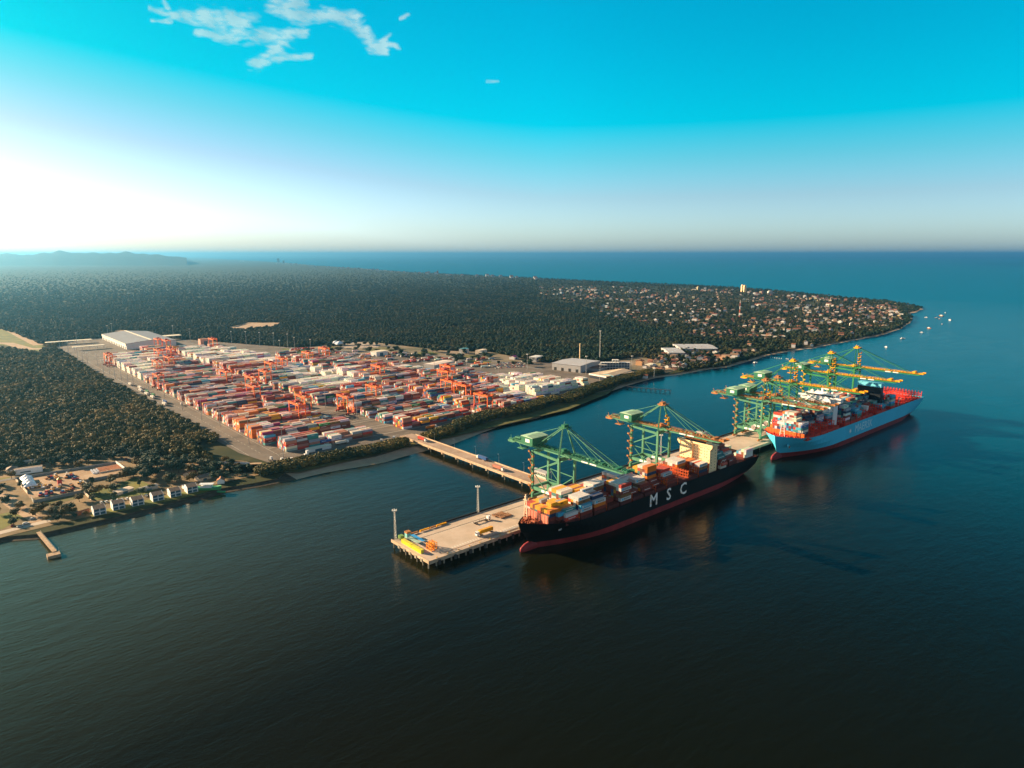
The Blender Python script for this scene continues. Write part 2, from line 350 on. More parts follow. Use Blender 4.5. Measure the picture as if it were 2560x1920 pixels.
# hills on the left horizon
hb2 = MB(); prof = [(-420,641),(-250,636),(-100,634),(0,636),(40,634),(60,638),(110,632),(150,629),(230,632),(300,632),(340,634),(390,636),(440,641),(470,645)]
hp = []
for i in range(len(prof)-1):
    for j in range(8):
        t = j/8; u = prof[i][0]+(prof[i+1][0]-prof[i][0])*t; v = prof[i][1]+(prof[i+1][1]-prof[i][1])*t
        hp.append((u, v-noise.noise((u*.05, 0, 2))*1.2))
def onray(u, v, dist):
    x = (u-1280)/FP; y = (960-v)/FP; dz = -sin(PITCH)+y*cos(PITCH); dy = cos(PITCH)+y*sin(PITCH); t = dist/dy
    return (CAMX+RT[0]*x*t+FW[0]*dy*t, CAMY+RT[1]*x*t+FW[1]*dy*t, HC+dz*t)
nh = len(hp); V = []
for k, (dist, f) in enumerate(((12500, 0), (13600, .55), (14600, .8), (15600, 1.0), (17000, .8), (20000, 0))):
    for u, v in hp:
        p = onray(u, v, 15600); q = onray(u, v, dist); V.append((q[0], q[1], 2+(p[2]-2)*f*(1+.25*noise.noise((u*.03, k*1.7, 0)))))
hb2.v = V; hb2.f = [(k*nh+i, k*nh+i+1, (k+1)*nh+i+1, (k+1)*nh+i) for k in range(5) for i in range(nh-1)]; hb2.m = [0]*len(hb2.f)
tag(hb2.build('hills', mat('hill_forest', (.02, .034, .02), .95, var=.3, scale=.004, spec=.1), smooth=True), kind='structure')

# ---------------------------------------------------------------- surfaces laid on the land
def sheet(name, pts, z, m, th=None, kind='structure'):
    b = MB(); t = tessellate_polygon([[Vector((x, y, 0)) for x, y in pts]])
    b.v = [(x, y, z) for x, y in pts]
    for q in t:
        p = [pts[k] for k in q]; a = (p[1][0]-p[0][0])*(p[2][1]-p[0][1])-(p[2][0]-p[0][0])*(p[1][1]-p[0][1])
        b.f.append(tuple(q) if a > 0 else tuple(q)[::-1])
    b.m = [0]*len(b.f)
    o = b.build(name, m); tag(o, kind=kind); return o
def strip(name, pts, wd, z, m):
    b = MB()
    L = []; Rr = []
    for i, p in enumerate(pts):
        a = pts[max(0, i-1)]; c = pts[min(len(pts)-1, i+1)]; tx, ty = c[0]-a[0], c[1]-a[1]; q = math.hypot(tx, ty) or 1
        w2 = (wd[i] if isinstance(wd, (list, tuple)) else wd)/2
        L.append((p[0]-ty/q*w2, p[1]+tx/q*w2)); Rr.append((p[0]+ty/q*w2, p[1]-tx/q*w2))
    for i in range(len(pts)-1):
        b.add([(*L[i], z), (*Rr[i], z), (*Rr[i+1], z), (*L[i+1], z)], [(0, 1, 2, 3)])
    o = b.build(name, m); tag(o, kind='structure'); return o
YARD = [(-12,1440),(-16,950),(-6,620),(0,345),(10,292),(100,288),(130,286),(158,262),(180,262),(200,284),(260,292),(400,305),(520,335),(600,345),(650,362),(700,400),(700,520),(640,600),(560,640),(520,760),(440,960),(330,1210),(240,1420),(120,1560),(40,1560)]
asph = mat('yard_paving', (.10, .082, .068), .85, col2=(.19, .155, .125), scale=.03)
sheet('yard_ground', YARD, 2.9, asph)
dirt = mat('bare_earth', (.34, .22, .13), .95, col2=(.47, .33, .21), scale=.05)
grass = mat('dry_grass', (.06, .075, .02), .95, col2=(.16, .13, .035), scale=.05)
grass2 = mat('lawn_grass', (.07, .10, .02), .95, col2=(.20, .18, .03), scale=.04)
road = mat('road_asphalt', (.15, .14, .13), .85, col2=(.22, .20, .18), scale=.05)
conc = mat('pale_concrete', (.42, .35, .28), .85, col2=(.52, .44, .36), scale=.06)
# belt between yard and beach, back lots, clearings
sheet('shore_grass', [(-30,285),(20,246),(100,248),(240,255),(400,262),(520,296),(600,338),(640,358),(600,343),(520,333),(400,303),(260,290),(165,258),(100,286),(10,290),(-20,330)], 2.6, grass)
strip('shore_road', [(8,284),(60,276),(120,272),(150,270),(190,272),(260,280),(400,294),(520,322),(620,350),(700,392)], 6, 2.95, road)
BACKLOT = [G(u, v, 3) for u, v in ((700,874),(905,852),(1110,876),(1230,880),(1350,905),(1500,905),(1600,890),(1650,905),(1690,925),(1600,950),(1500,975),(1400,965),(1200,930),(1000,905))]
sheet('back_lot_ground', BACKLOT, 2.7, mat('lot_gravel', (.09, .085, .04), .95, col2=(.28, .21, .15), scale=.012))
def spx(name, pts, z, m): return sheet(name, [G(u, v, 3) for u, v in pts], z, m)
spx('parking_ground', [(848,870),(862,856),(930,855),(950,862),(945,868),(880,872)], 2.8, mat('lot_dust', (.34,.27,.21), .95, col2=(.42,.34,.27), scale=.03))
spx('grass_patch', [(735,880),(740,868),(775,870),(770,878)], 2.82, grass2)
spx('grass_patch', [(930,880),(935,872),(965,868),(965,876)], 2.82, grass2)
spx('grass_patch', [(1030,903),(1060,895),(1110,898),(1150,915),(1120,920),(1050,914)], 2.82, grass2)
spx('grass_patch', [(1160,905),(1190,897),(1230,902),(1215,920),(1180,925)], 2.82, grass2)
spx('clearing_ground', [(560,822),(620,806),(705,806),(690,818),(600,826)], 2.8, dirt)
spx('clearing_ground', [(282,828),(300,824),(345,834),(350,848),(300,845)], 2.8, dirt)
spx('clearing_ground', [(300,812),(480,800),(620,812),(560,824),(400,822)], 2.6, grass)
strip('far_road', [G(u, v, 3) for u, v in ((0,818),(30,826),(60,842),(100,862))], 26, 2.8, dirt)
strip('far_road', [G(u, v, 3) for u, v in ((-60,856),(20,858),(70,872),(110,872))], 22, 2.85, dirt)
spx('grass_patch', [(-80,822),(0,822),(40,835),(120,868),(95,880),(30,866),(-80,850)], 2.7, grass2)
# left settlement
SETTLE = [(-420,520),(-330,470),(-230,445),(-150,440),(-95,425),(-60,380),(-45,345),(-8,318),(6,288),(20,262),(-40,262),(-80,256),(-150,248),(-200,244),(-330,225),(-420,220)]
sheet('settlement_ground', SETTLE, 2.6, mat('settlement_soil', (.12, .09, .04), .95, col2=(.28, .19, .10), scale=.035))

b = MB(); lm = mat('lane_paint', (.55, .52, .46), .8); rwy = mat('runway_concrete', (.30, .26, .22), .85, col2=(.36, .31, .26), scale=.1)
b2 = MB(); y_ = 316.0; k_ = 0
while y_ < 1225:
    xr_ = max(120, 560-(y_-300)*.36) if y_ > 400 else 545
    for dy in (-2.6, 25.0): b2.box(30, xr_, y_+dy-.9, y_+dy+.9, 2.9, 2.92)
    b.box(30, xr_, y_+27.6, y_+27.8, 2.9, 2.915); b.box(30, xr_, y_+31.5, y_+31.7, 2.9, 2.915)
    y_ += 37.0 if k_ else 38.5; k_ += 1
for i in range(95): b.box(16, 16.25, 330+i*10, 335+i*10, 2.9, 2.915)
b.box(4, 4.25, 330, 1280, 2.9, 2.915); b.box(27.5, 27.75, 310, 1280, 2.9, 2.915)
for i in range(30): b.box(60+i*14, 66+i*14, 299+.02*i*i*.3, 299.25+.02*i*i*.3, 2.9, 2.915)
tag(b.build('lane_markings', lm), kind='structure'); tag(b2.build('runway_strips', rwy), kind='structure')
# ---------------------------------------------------------------- vegetation
def leafmat(name, a, b_, c, big=None):
    m = bpy.data.materials.new(name); n, l = nodes(m); p = n['Principled BSDF']
    p.inputs['Roughness'].default_value = .7; p.inputs['Specular IOR Level'].default_value = .15
    oi = n.new('ShaderNodeObjectInfo'); r1 = n.new('ShaderNodeValToRGB'); e = r1.color_ramp.elements
    e[0].color = (*a, 1); e[1].color = (*c, 1); k = e.new(.55); k.color = (*b_, 1)
    gp = n.new('ShaderNodeNewGeometry'); q = n.new('ShaderNodeTexNoise'); q.inputs['Scale'].default_value = .011; q.inputs['Detail'].default_value = 4
    l.new(gp.outputs['Position'], q.inputs['Vector'])
    q2 = n.new('ShaderNodeTexNoise'); q2.inputs['Scale'].default_value = .55; q2.inputs['Detail'].default_value = 2; l.new(gp.outputs['Position'], q2.inputs['Vector'])
    def MM(op, x, y, z=None):
        t = n.new('ShaderNodeMath'); t.operation = op
        for i, v in enumerate((x, y, z)):
            if v is None: continue
            if isinstance(v, (int, float)): t.inputs[i].default_value = v
            else: l.new(v, t.inputs[i])
        return t.outputs[0]
    s = MM('ADD', MM('MULTIPLY', oi.outputs['Random'], .75), MM('MULTIPLY_ADD', q.outputs['Fac'], 2.2, -1.15))
    s = MM('ADD', s, MM('MULTIPLY_ADD', q2.outputs['Fac'], .7, -.2))
    l.new(s, r1.inputs[0]); l.new(r1.outputs[0], p.inputs['Base Color'])
    if big: pass
    MATS[name] = m; return m
leaf = leafmat('forest_leaves', (.009, .036, .024), (.026, .058, .034), (.095, .090, .045))
leafd = leafmat('dry_forest_leaves', (.036, .048, .013), (.105, .092, .026), (.27, .18, .05))
leafn = leafmat('town_leaves', (.014, .036, .02), (.034, .052, .024), (.09, .08, .03))
leafy = leafmat('dry_leaves', (.05, .045, .015), (.11, .075, .02), (.22, .13, .03))
bark = mat('bark', (.09, .06, .04), .9)
def crown_mesh(name, nl, seed, mats, kind='dome', lsz=1.0, R0=5.5):
    """crown of many small leaf faces spread through lumpy lobes; base of the crown at z=0.. top ~ 8"""
    rg = random.Random(seed); b = MB(); lobes = []
    nlob = 7 if kind != 'palm' else 9
    for i in range(nlob):
        a = 2*pi*i/nlob+rg.uniform(-.5, .5); r = rg.uniform(.25, .62)*R0 if i else 0
        if kind == 'tall': lobes.append((cos(a)*r*.6, sin(a)*r*.6, rg.uniform(2, 9.5), rg.uniform(.32, .5)*R0))
        elif kind == 'flat': lobes.append((cos(a)*r*1.25, sin(a)*r*1.25, rg.uniform(4.6, 6.2), rg.uniform(.36, .5)*R0))
        else: lobes.append((cos(a)*r, sin(a)*r, rg.uniform(2.4, 6.0), rg.uniform(.38, .6)*R0))
    lobes.append((0, 0, 5.0 if kind != 'tall' else 8, .55*R0))
    tot = sum(q[3]**2 for q in lobes)
    for lx, ly, lz, lr in lobes:
        for k in range(int(nl*lr*lr/tot)):
            z = rg.uniform(-.45, 1); a = rg.uniform(0, 2*pi); s = sqrt(max(0, 1-z*z)); rr = lr*rg.uniform(.72, 1.06)
            if rg.random() < .12: rr = lr*rg.uniform(1.05, 1.22)
            nrm_ = Vector((cos(a)*s, sin(a)*s, z)); c = Vector((lx, ly, lz))+Vector((nrm_.x*rr, nrm_.y*rr, nrm_.z*rr*.8))
            nn = (nrm_+Vector((rg.uniform(-1, 1), rg.uniform(-1, 1), rg.uniform(-.7, 1)))*.75).normalized()
            t1 = nn.orthogonal().normalized(); t2 = nn.cross(t1); q = rg.uniform(.5, 1.15)*lsz
            t1 = t1*cos(a*3)+t2*sin(a*3); t2 = nn.cross(t1)
            b.add([c-t1*q, c-t2*q*.62, c+t1*q*.9, c+t2*q*.66], [(0, 1, 2, 3)])
    # solid cores hidden in the lobes, added to block light and view through
    for lx, ly, lz, lr in lobes:
        vs = []; fs = []; nn_ = 6
        for j in range(1, 4):
            for i in range(nn_):
                a = 2*pi*i/nn_; p = pi*j/4; k = lr*.66*(1+.2*rg.uniform(-1, 1))
                vs.append((lx+cos(a)*sin(p)*k, ly+sin(a)*sin(p)*k, lz+cos(p)*k*.78))
        vs += [(lx, ly, lz+lr*.5), (lx, ly, lz-lr*.5)]
        for i in range(nn_):
            i2 = (i+1) % nn_; fs += [(i, i2, 3*nn_), (nn_+i, nn_+i2, i2, i), (2*nn_+i, 2*nn_+i2, nn_+i2, nn_+i), (2*nn_+i2, 2*nn_+i, 3*nn_+1)]
        b.add(vs, fs, 0)
    return b.mesh(name, mats)
CR = [crown_mesh('tree_crown', 520, 11+i, leaf, k, 1.0) for i, k in enumerate(('dome', 'dome', 'tall', 'flat', 'dome'))]
CRA = [crown_mesh('tree_crown', 520, 91+i, leafd, k, 1.0) for i, k in enumerate(('dome', 'flat', 'tall', 'dome'))]
CRT = [crown_mesh('tree_crown', 300, 31+i, leafn, k, 1.15) for i, k in enumerate(('dome', 'tall', 'dome'))]
CRL = [crown_mesh('tree_crown', 110, 41+i, leaf, 'dome', 1.9) for i in range(3)]
def scatter(name, pts, meshes, label=None, kind='stuff'):
    """pts: (x, y, z, scale). one object whose geometry nodes stand the crowns"""
    me = bpy.data.meshes.new(name); me.from_pydata([p[:3] for p in pts], [], [])
    a = me.attributes.new('sc', 'FLOAT', 'POINT'); a.data.foreach_set('value', [p[3] for p in pts])
    a = me.attributes.new('rt', 'FLOAT', 'POINT'); a.data.foreach_set('value', [random.uniform(0, 6.28) for _ in pts])
    me.materials.append(meshes[0].materials[0])
    o = ob(name, me); tag(o, label, kind=kind)
    src = bpy.data.collections.new(name+'_kinds')
    for m_ in meshes:
        q = bpy.data.objects.new('crown', m_); src.objects.link(q)
    ng = bpy.data.node_groups.new(name, 'GeometryNodeTree')
    ng.interface.new_socket('Geometry', in_out='INPUT', socket_type='NodeSocketGeometry'); ng.interface.new_socket('Geometry', in_out='OUTPUT', socket_type='NodeSocketGeometry')
    N_, L_ = ng.nodes, ng.links
    gi = N_.new('NodeGroupInput'); go = N_.new('NodeGroupOutput'); iop = N_.new('GeometryNodeInstanceOnPoints'); ci = N_.new('GeometryNodeCollectionInfo')
    ci.inputs['Collection'].default_value = src; ci.inputs['Separate Children'].default_value = True; ci.inputs['Reset Children'].default_value = True
    iop.inputs['Pick Instance'].default_value = True
    rnd = N_.new('FunctionNodeRandomValue'); rnd.data_type = 'INT'; rnd.inputs['Min'].default_value = 0; rnd.inputs['Max'].default_value = len(meshes)-1
    s1 = N_.new('GeometryNodeInputNamedAttribute'); s1.data_type = 'FLOAT'; s1.inputs['Name'].default_value = 'sc'
    s2 = N_.new('GeometryNodeInputNamedAttribute'); s2.data_type = 'FLOAT'; s2.inputs['Name'].default_value = 'rt'
    cx = N_.new('ShaderNodeCombineXYZ'); L_.new(s2.outputs['Attribute'], cx.inputs[2])
    L_.new(gi.outputs[0], iop.inputs['Points']); L_.new(ci.outputs[0], iop.inputs['Instance']); L_.new(rnd.outputs['Value'], iop.inputs['Instance Index'])
    for q in rnd.outputs:
        if q.enabled and q.type == 'INT': L_.new(q, iop.inputs['Instance Index'])
    for q in s1.outputs:
        if q.enabled: L_.new(q, iop.inputs['Scale'])
    L_.new(cx.outputs[0], iop.inputs['Rotation']); L_.new(iop.outputs[0], go.inputs[0])
    md = o.modifiers.new('stand', 'NODES'); md.node_group = ng
    return o
LANDP = inn
# coarse raster of the land for fast tests
TOWN = [G(u, v, 3) for u, v in ((1560,905),(1640,870),(1720,850),(1640,820),(1560,790),(1420,760),(1340,742),(1350,712),(1700,716),(2000,738),(2140,750),(2240,762),(2262,800),(2230,822),(2150,844),(2040,866),(1900,886),(1800,914),(1700,932),(1600,955),(1500,965),(1560,930))]
def blocked(x, y):
    if (-30 < x < 720 and y < 400) or (-420 < x <= -30 and y < 330): return True
    if inpoly(x, y, YARD) or inpoly(x, y, BACKLOT) or inpoly(x, y, SETTLE): return True
    return False
CLEAR = []
for pl in ([(848,870),(862,856),(930,855),(950,862),(945,868),(880,872)], [(560,822),(620,806),(705,806),(690,818),(600,826)], [(282,828),(300,824),(345,834),(350,848),(300,845)], [(-80,822),(0,822),(40,835),(120,868),(95,884),(30,876),(-80,870)]):
    CLEAR.append([G(u, v, 3) for u, v in pl])
def forest_pts():
    pts = []; town = []
    d = 560.0; rg = random.Random(5)
    # polar rings round the camera
    ringshore = {}
    while d < 17000:
        sp = max(8.5, d/185); k = int(R(80)*d/sp)
        for i in range(k):
            a = R(-40)+R(80)*(i+rg.random())/k; dd = d+rg.uniform(-.5, .5)*sp
            ca, sa = cos(a), sin(a)
            x = CAMX+dd*(FW[0]*ca+RT[0]*sa); y = CAMY+dd*(FW[1]*ca+RT[1]*sa)
            if y < 236 or blocked(x, y): continue
            if any(inpoly(x, y, c) for c in CLEAR): continue
            if not inpoly(x, y, COARSE): continue
            s = sp/8.5*rg.choice((rg.uniform(.55, 1.0), rg.uniform(.8, 1.25), rg.uniform(1.2, 1.65)))
            s *= .78+.7*max(0, .5+noise.noise((x*.02, y*.02, 6)))
            if rg.random() < .04: s *= 1.5
            if sp > 11: z = 2.4-(s-1.4)*1.5
            else: z = 2.2
            if inpoly(x, y, TOWN):
                g = noise.noise((x*.006, y*.006, 4))
                if rg.random() < (.50 if g > 0 else .30): town.append((x, y, z-1.0, s*.78))
            else:
                if noise.noise((x*.004, y*.004, 8)) < -.42 and rg.random() < .5: continue
                pts.append((x, y, z-.6, s))
        d += sp*.86
    return pts, town
c_near = [(-3000, 300), (-200, 330)]+[G(u, v) for u, v in near[8:]+far]
COARSE = [(-4000, 236), (-50, 250)]+[G(u, v-1.2, 0) for u, v in near[10:]+far]+[G(430, 642.5), G(-700, 642.5), (-60000, 236)]
fp, tp = forest_pts()
nearp = [p for p in fp if math.hypot(p[0]-CAMX, p[1]-CAMY) < 2300]; farp = [p for p in fp if math.hypot(p[0]-CAMX, p[1]-CAMY) >= 2300]
print('forest', len(nearp), len(farp), len(tp))
scatter('forest', [p for p in nearp if p[0] > 30+60*noise.noise((p[1]*.003, 0, 0)) or p[1] > 1500], CR); scatter('dry_forest', [p for p in nearp if not (p[0] > 30+60*noise.noise((p[1]*.003, 0, 0)) or p[1] > 1500)], CRA); scatter('far_forest', farp, CRL); scatter('town_woodland', tp, CRT)
# scrub belt between the yard and the beach
bl = []
SHN = sorted([G(u, v) for u, v in near[3:26]])
def shy(x):
    for A_, B_ in zip(SHN, SHN[1:]):
        if A_[0] <= x <= B_[0]: return A_[1]+(B_[1]-A_[1])*(x-A_[0])/(B_[0]-A_[0]+1e-6)
    return SHN[-1][1] if x > 0 else 240
rg = random.Random(3)
for _ in range(4600):
    x = rg.uniform(-10, 720); ys = shy(x)
    lo, hi = (22, 34) if x < 235 else (23, 40) if x < 430 else (10, 28)
    y = ys+rg.uniform(lo, hi)
    if 147 < x < 178: continue
    if x < 200 and rg.random() < .5: continue
    s = rg.uniform(.17, .34) if x < 235 else rg.uniform(.22, .42)+(.3 if x > 420 and rg.random() < .4 else 0)
    bl.append((x, y, 2.0, s))
scatter('shore_scrub', bl, CRA[:2]+CR[4:])
# ---------------------------------------------------------------- containers
PAL = dict(Y=(.90,.42,.008), O=(.75,.19,.012), R=(.58,.045,.02), M=(.24,.040,.026), B=(.02,.10,.30), N=(.02,.045,.11), L=(.06,.42,.62), W=(.72,.70,.66), G=(.02,.22,.07), T=(.05,.26,.26), K=(.26,.13,.045), P=(.38,.02,.14), g=(.33,.37,.40), S=(.52,.20,.13), w=(.80,.74,.64))
CN = dict(Y='yellow', O='orange', R='bright red', M='maroon', B='blue', N='navy', L='light blue', W='pale grey', G='green', T='teal', K='brown', P='magenta', g='grey', S='salmon', w='white')
def contmat(attr):
    m = bpy.data.materials.new('container_paint' if not attr else 'container_paint_far'); n, l = nodes(m); p = n['Principled BSDF']; p.inputs['Roughness'].default_value = .55; p.inputs['Specular IOR Level'].default_value = .3
    if attr: s = n.new('ShaderNodeAttribute'); s.attribute_name = 'paint'; c = s.outputs['Color']
    else: s = n.new('ShaderNodeObjectInfo'); c = s.outputs['Color']
    g_ = n.new('ShaderNodeNewGeometry'); q = n.new('ShaderNodeTexNoise'); q.inputs['Scale'].default_value = .8; q.inputs['Detail'].default_value = 5; l.new(g_.outputs['Position'], q.inputs['Vector'])
    sp_ = n.new('ShaderNodeSeparateXYZ'); l.new(g_.outputs['Normal'], sp_.inputs[0])
    def MM(op, x, y, z=None, cl=False):
        t = n.new('ShaderNodeMath'); t.operation = op; t.use_clamp = cl
        for i, v in enumerate((x, y, z)):
            if v is None: continue
            if isinstance(v, (int, float)): t.inputs[i].default_value = v
            else: l.new(v, t.inputs[i])
        return t.outputs[0]
    top = MM('MULTIPLY', MM('GREATER_THAN', sp_.outputs[2], .7), MM('MULTIPLY_ADD', q.outputs['Fac'], .8, -.22 if not attr else -.12, True))
    mx = n.new('ShaderNodeMix'); mx.data_type = 'RGBA'; l.new(top, mx.inputs[0]); l.new(c, mx.inputs[6]); mx.inputs[7].default_value = (.52, .38, .29, 1)
    dk = n.new('ShaderNodeMix'); dk.data_type = 'RGBA'; dk.blend_type = 'MULTIPLY'; l.new(MM('MULTIPLY_ADD', q.outputs['Fac'], 1.2, -.2, True), dk.inputs[0]); l.new(mx.outputs[2], dk.inputs[6]); dk.inputs[7].default_value = (.78, .74, .72, 1)
    l.new(dk.outputs[2], p.inputs['Base Color']); return m
CM = contmat(False); CMF = contmat(True)
def cont_mesh(L, W=2.44, H=2.59):
    b = MB(); hx, hy = L/2, W/2
    for sx_ in (-1, 1):
        for sy in (-1, 1):
            x, y = sx_*(hx-.09), sy*(hy-.09); b.box(x-.09, x+.09, y-.09, y+.09, 0, H)
    for sy in (-1, 1):
        for z0, z1 in ((0, .16), (H-.14, H-.003)): b.box(-hx+.18, hx-.18, sy*(hy-.07)-.07, sy*(hy-.07)+.07, z0, z1)
    for sx_ in (-1, 1):
        for z0, z1 in ((0, .16), (H-.14, H-.003)): b.box(sx_*(hx-.07)-.07, sx_*(hx-.07)+.07, -hy+.18, hy-.18, z0, z1)
    # corrugated sides
    nseg = int(L/.62)*2
    for sy in (-1, 1):
        vs = []; fs = []
        for i in range(nseg+1):
            x = -hx+.18+(L-.36)*i/nseg; y = sy*(hy-.03-(.07 if (i//1) % 2 else 0)); vs += [(x, y, .16), (x, y, H-.14)]
        for i in range(nseg): fs.append((2*i, 2*i+2, 2*i+3, 2*i+1) if sy < 0 else (2*i+1, 2*i+3, 2*i+2, 2*i))
        b.add(vs, fs)
    b.add([(-hx+.14, -hy+.14, H-.03), (hx-.14, -hy+.14, H-.03), (hx-.14, hy-.14, H-.03), (-hx+.14, hy-.14, H-.03)], [(0, 1, 2, 3)])
    b.add([(-hx+.14, -hy+.14, .05), (hx-.14, -hy+.14, .05), (hx-.14, hy-.14, .05), (-hx+.14, hy-.14, .05)], [(3, 2, 1, 0)])
    b.add([(hx-.09, -hy+.18, .16), (hx-.09, hy-.18, .16), (hx-.09, hy-.18, H-.14), (hx-.09, -hy+.18, H-.14)], [(0, 1, 2, 3)])
    b.add([(-hx+.14, -hy+.18, .16), (-hx+.14, hy-.18, .16), (-hx+.14, hy-.18, H-.14), (-hx+.14, -hy+.18, H-.14)], [(3, 2, 1, 0)])
    return b.mesh('container_box', CM)
steel = mat('galvanised', (.45, .44, .42), .45, metal=.3)
def door_mesh(L, W=2.44, H=2.59):
    b = MB(); hx = L/2
    for s in (-1, 1):
        b.box(-hx+.03, -hx+.13, s*.6-.52, s*.6+.52, .17, H-.15, 0)
        for q in (.22, .42): b.bar((-hx+.01, s*q*2, .12), (-hx+.01, s*q*2, H-.1), .05, .05, 1)
    return b.mesh('container_doors', [CM, steel])
CB40 = cont_mesh(12.19); CB20 = cont_mesh(6.06); CD40 = door_mesh(12.19); CD20 = door_mesh(6.06)
whitep = mat('white_lettering', (.78, .76, .72), .6); blackp = mat('dark_lettering', (.03, .035, .05), .6); lbp = mat('light_blue_paint', (.08, .45, .62), .5)
def logo_mesh(kind):
    if kind == 'Wm':
        t = text_mesh('MAERSK', 1.7, blackp, .012, spacing=1.12); b = MB(); b.box(-4.6, -2.85, -.02, .02, -.9, .9, 0)
        m2 = b.mesh('x', lbp)
    elif kind == 'Lm':
        t = text_mesh('MAERSK', 1.7, whitep, .012, spacing=1.12); b = MB(); b.box(-4.5, -2.95, -.02, .02, -.8, .8, 0); m2 = b.mesh('x', whitep)
    elif kind == 'ms': t = text_mesh('MSC', 1.5, blackp, .05); m2 = None
    else:
        b = MB(); rg = random.Random(4); x = -3.6
        while x < 3.4:
            w_ = rg.uniform(.25, .55); b.box(x, x+w_, -.02, .02, -.28, .32, 0); x += w_+rg.uniform(.12, .3)
        return b.mesh('lettering', whitep)
    # text lies in XY: turn upright, facing -Y
    vs = [(v.co.x+(1.0 if m2 else 0), v.co.z-.0, v.co.y) for v in t.vertices]
    fs = [tuple(p.vertices) for p in t.polygons]; B = MB(); B.add(vs, fs, 0); mats = [t.materials[0]]
    if m2:
        B.add([tuple(v.co) for v in m2.vertices], [tuple(p.vertices) for p in m2.polygons], 1); mats.append(m2.materials[0])
    return B.mesh('lettering', mats)
LG = {k: logo_mesh(k) for k in ('Wm', 'Lm', 'ms', 'st')}
CONT = []     # every container: x, y, z, L, colour, exposed, where, front(bool), logo
def cont(x, y, z, L, c, exp, where, near=False, logo=None, rz=0, end=False):
    CONT.append(dict(x=x, y=y, z=z, L=L, c=c, e=exp, w=where, near=near, logo=logo, rz=rz, end=end))
def logo_for(c, rg):
    if c == 'W': return 'Wm' if rg.random() < .75 else 'st'
    if c == 'L': return 'Lm'
    if c in 'KY': return 'ms' if rg.random() < .6 else None
    if c in 'RTGMNB': return 'st' if rg.random() < .55 else None
    return None
WT = ['first','second','third','fourth','fifth','sixth','seventh','eighth','ninth','tenth','eleventh','twelfth','thirteenth','fourteenth','fifteenth','sixteenth','seventeenth','eighteenth']
def ship_bays(name, bays, nrow, t0, dt, seed, pal):
    rg = random.Random(seed)
    for bi, (s0, zb, hs, cs, *LL) in enumerate(bays):
        Lc = LL[0] if LL else 12.19
        H = [0 if ch in '. ' else int(ch) for ch in hs]
        for r in range(nrow):
            y = t0-dt*r
            for k in range(H[r]):
                top = k == H[r]-1; nb = H[r+1] if r+1 < nrow else 0; near_ = k >= nb
                e = top or near_
                e = e or (k >= 0 and bi > 0 and False)
                c = cs[r] if top and cs[r] != '.' else rg.choice(pal)
                front = True if bi == 0 else (k >= [0 if ch in '. ' else int(ch) for ch in bays[bi-1][2]][r])
                where = f'tier {k+1}, row {r+1} from quay, {WT[bi]} bay from {name} bow'
                cont(s0+Lc/2, y, zb+k*2.62, Lc, c, e or front, where, near_, logo_for(c, rg) if near_ else None, end=front)
MSC = [
 (80.3, 21.4, '.3333333333..', '.RRYMYYOYYO..', 6.06),
 (86.6, 21.2, '.33443344332.', '.YYYgRgYYOOL.', 6.06),
 (91.8, 20, '2223333443332', 'WRMYYgRgYYOTW'),
 (106.6, 20, '5555532255553', 'wYYWwMRwWWWWL'),
 (121.4, 20, '4444432544443', 'MYYMYMRWWSBNW'),
 (136.2, 20, '3335555221100', 'RRMWWWWMMKM..'),
 (151.0, 20, '2223334555555', 'RMRRYOMYWwwwR'),
 (165.8, 20, '5555554111100', 'WgWWWWWMMMM..'),
 (180.6, 20, '4443333332210', 'NWWWWWWWWKMM.'),
 (195.4, 20, '2225566662100', 'RMOYYwwOOMM..'),
 (210.2, 20, '1111133444321', 'MMMMMMKRRRWMM'),
 (239.8, 20, '1134444400000', 'MMMWWwWW.....'),
 (254.6, 20, '2222233333333', 'NNNMMMOOMwRWW'),
 (286.5, 20, '5566777755432', 'KKMKKKMKKMTTM'),
 (301.3, 20, '5555666544321', 'RKMRKMMMMRWMM'),
 (330.0, 18.5, '1122000012233', 'WWWW....WLWWW')]
ship_bays('black ship', MSC, 13, -5.0, 2.5, 21, 'MMMKKWWTRNYOB')
KA = [
 (426.0, 24, '..23344455556555..', '..ORRwwwgwWWWSWW..'),
 (441.0, 24, '666677777721000000', 'RRRROWgWWMM.......'),
 (456.0, 24, '555566666654311000', 'LLgLLWRWWMNNgMM...'),
 (471.0, 24, '555566677777652100', 'MgLLRMgWwgMSNgMM..'),
 (486.0, 24, '777777777777655000', 'RMRLLWWMRRSwWLL...'),
 (513.0, 24, '777777777777777776', 'SRRwSRwMRWSWNNNWWg'),
 (528.0, 24, '888877776665554211', 'RwRwRRwRNNNTTNNLMM'),
 (543.0, 24, '777777776666655443', 'RwMRwwSNMNNTTTTLLL'),
 (558.0, 24, '777777777777640000', 'wRwMRwOOwLOMTM....'),
 (573.0, 24, '777777666655421000', 'RMwwMMRwOOOMTTT...'),
 (597.0, 24, '777777665443321000', 'RwMRwMMNTTNNMMM...'),
 (612.0, 24, '666666666533332222', 'MwwRMMMNNTTwTTTLLL'),
 (640.0, 24, '666666666666521555', 'MwSRMMNwwwwRwLLwRL')]
ship_bays('blue ship', KA, 18, -4.0, 2.5, 22, 'MMRTNgWWLLBNTT')

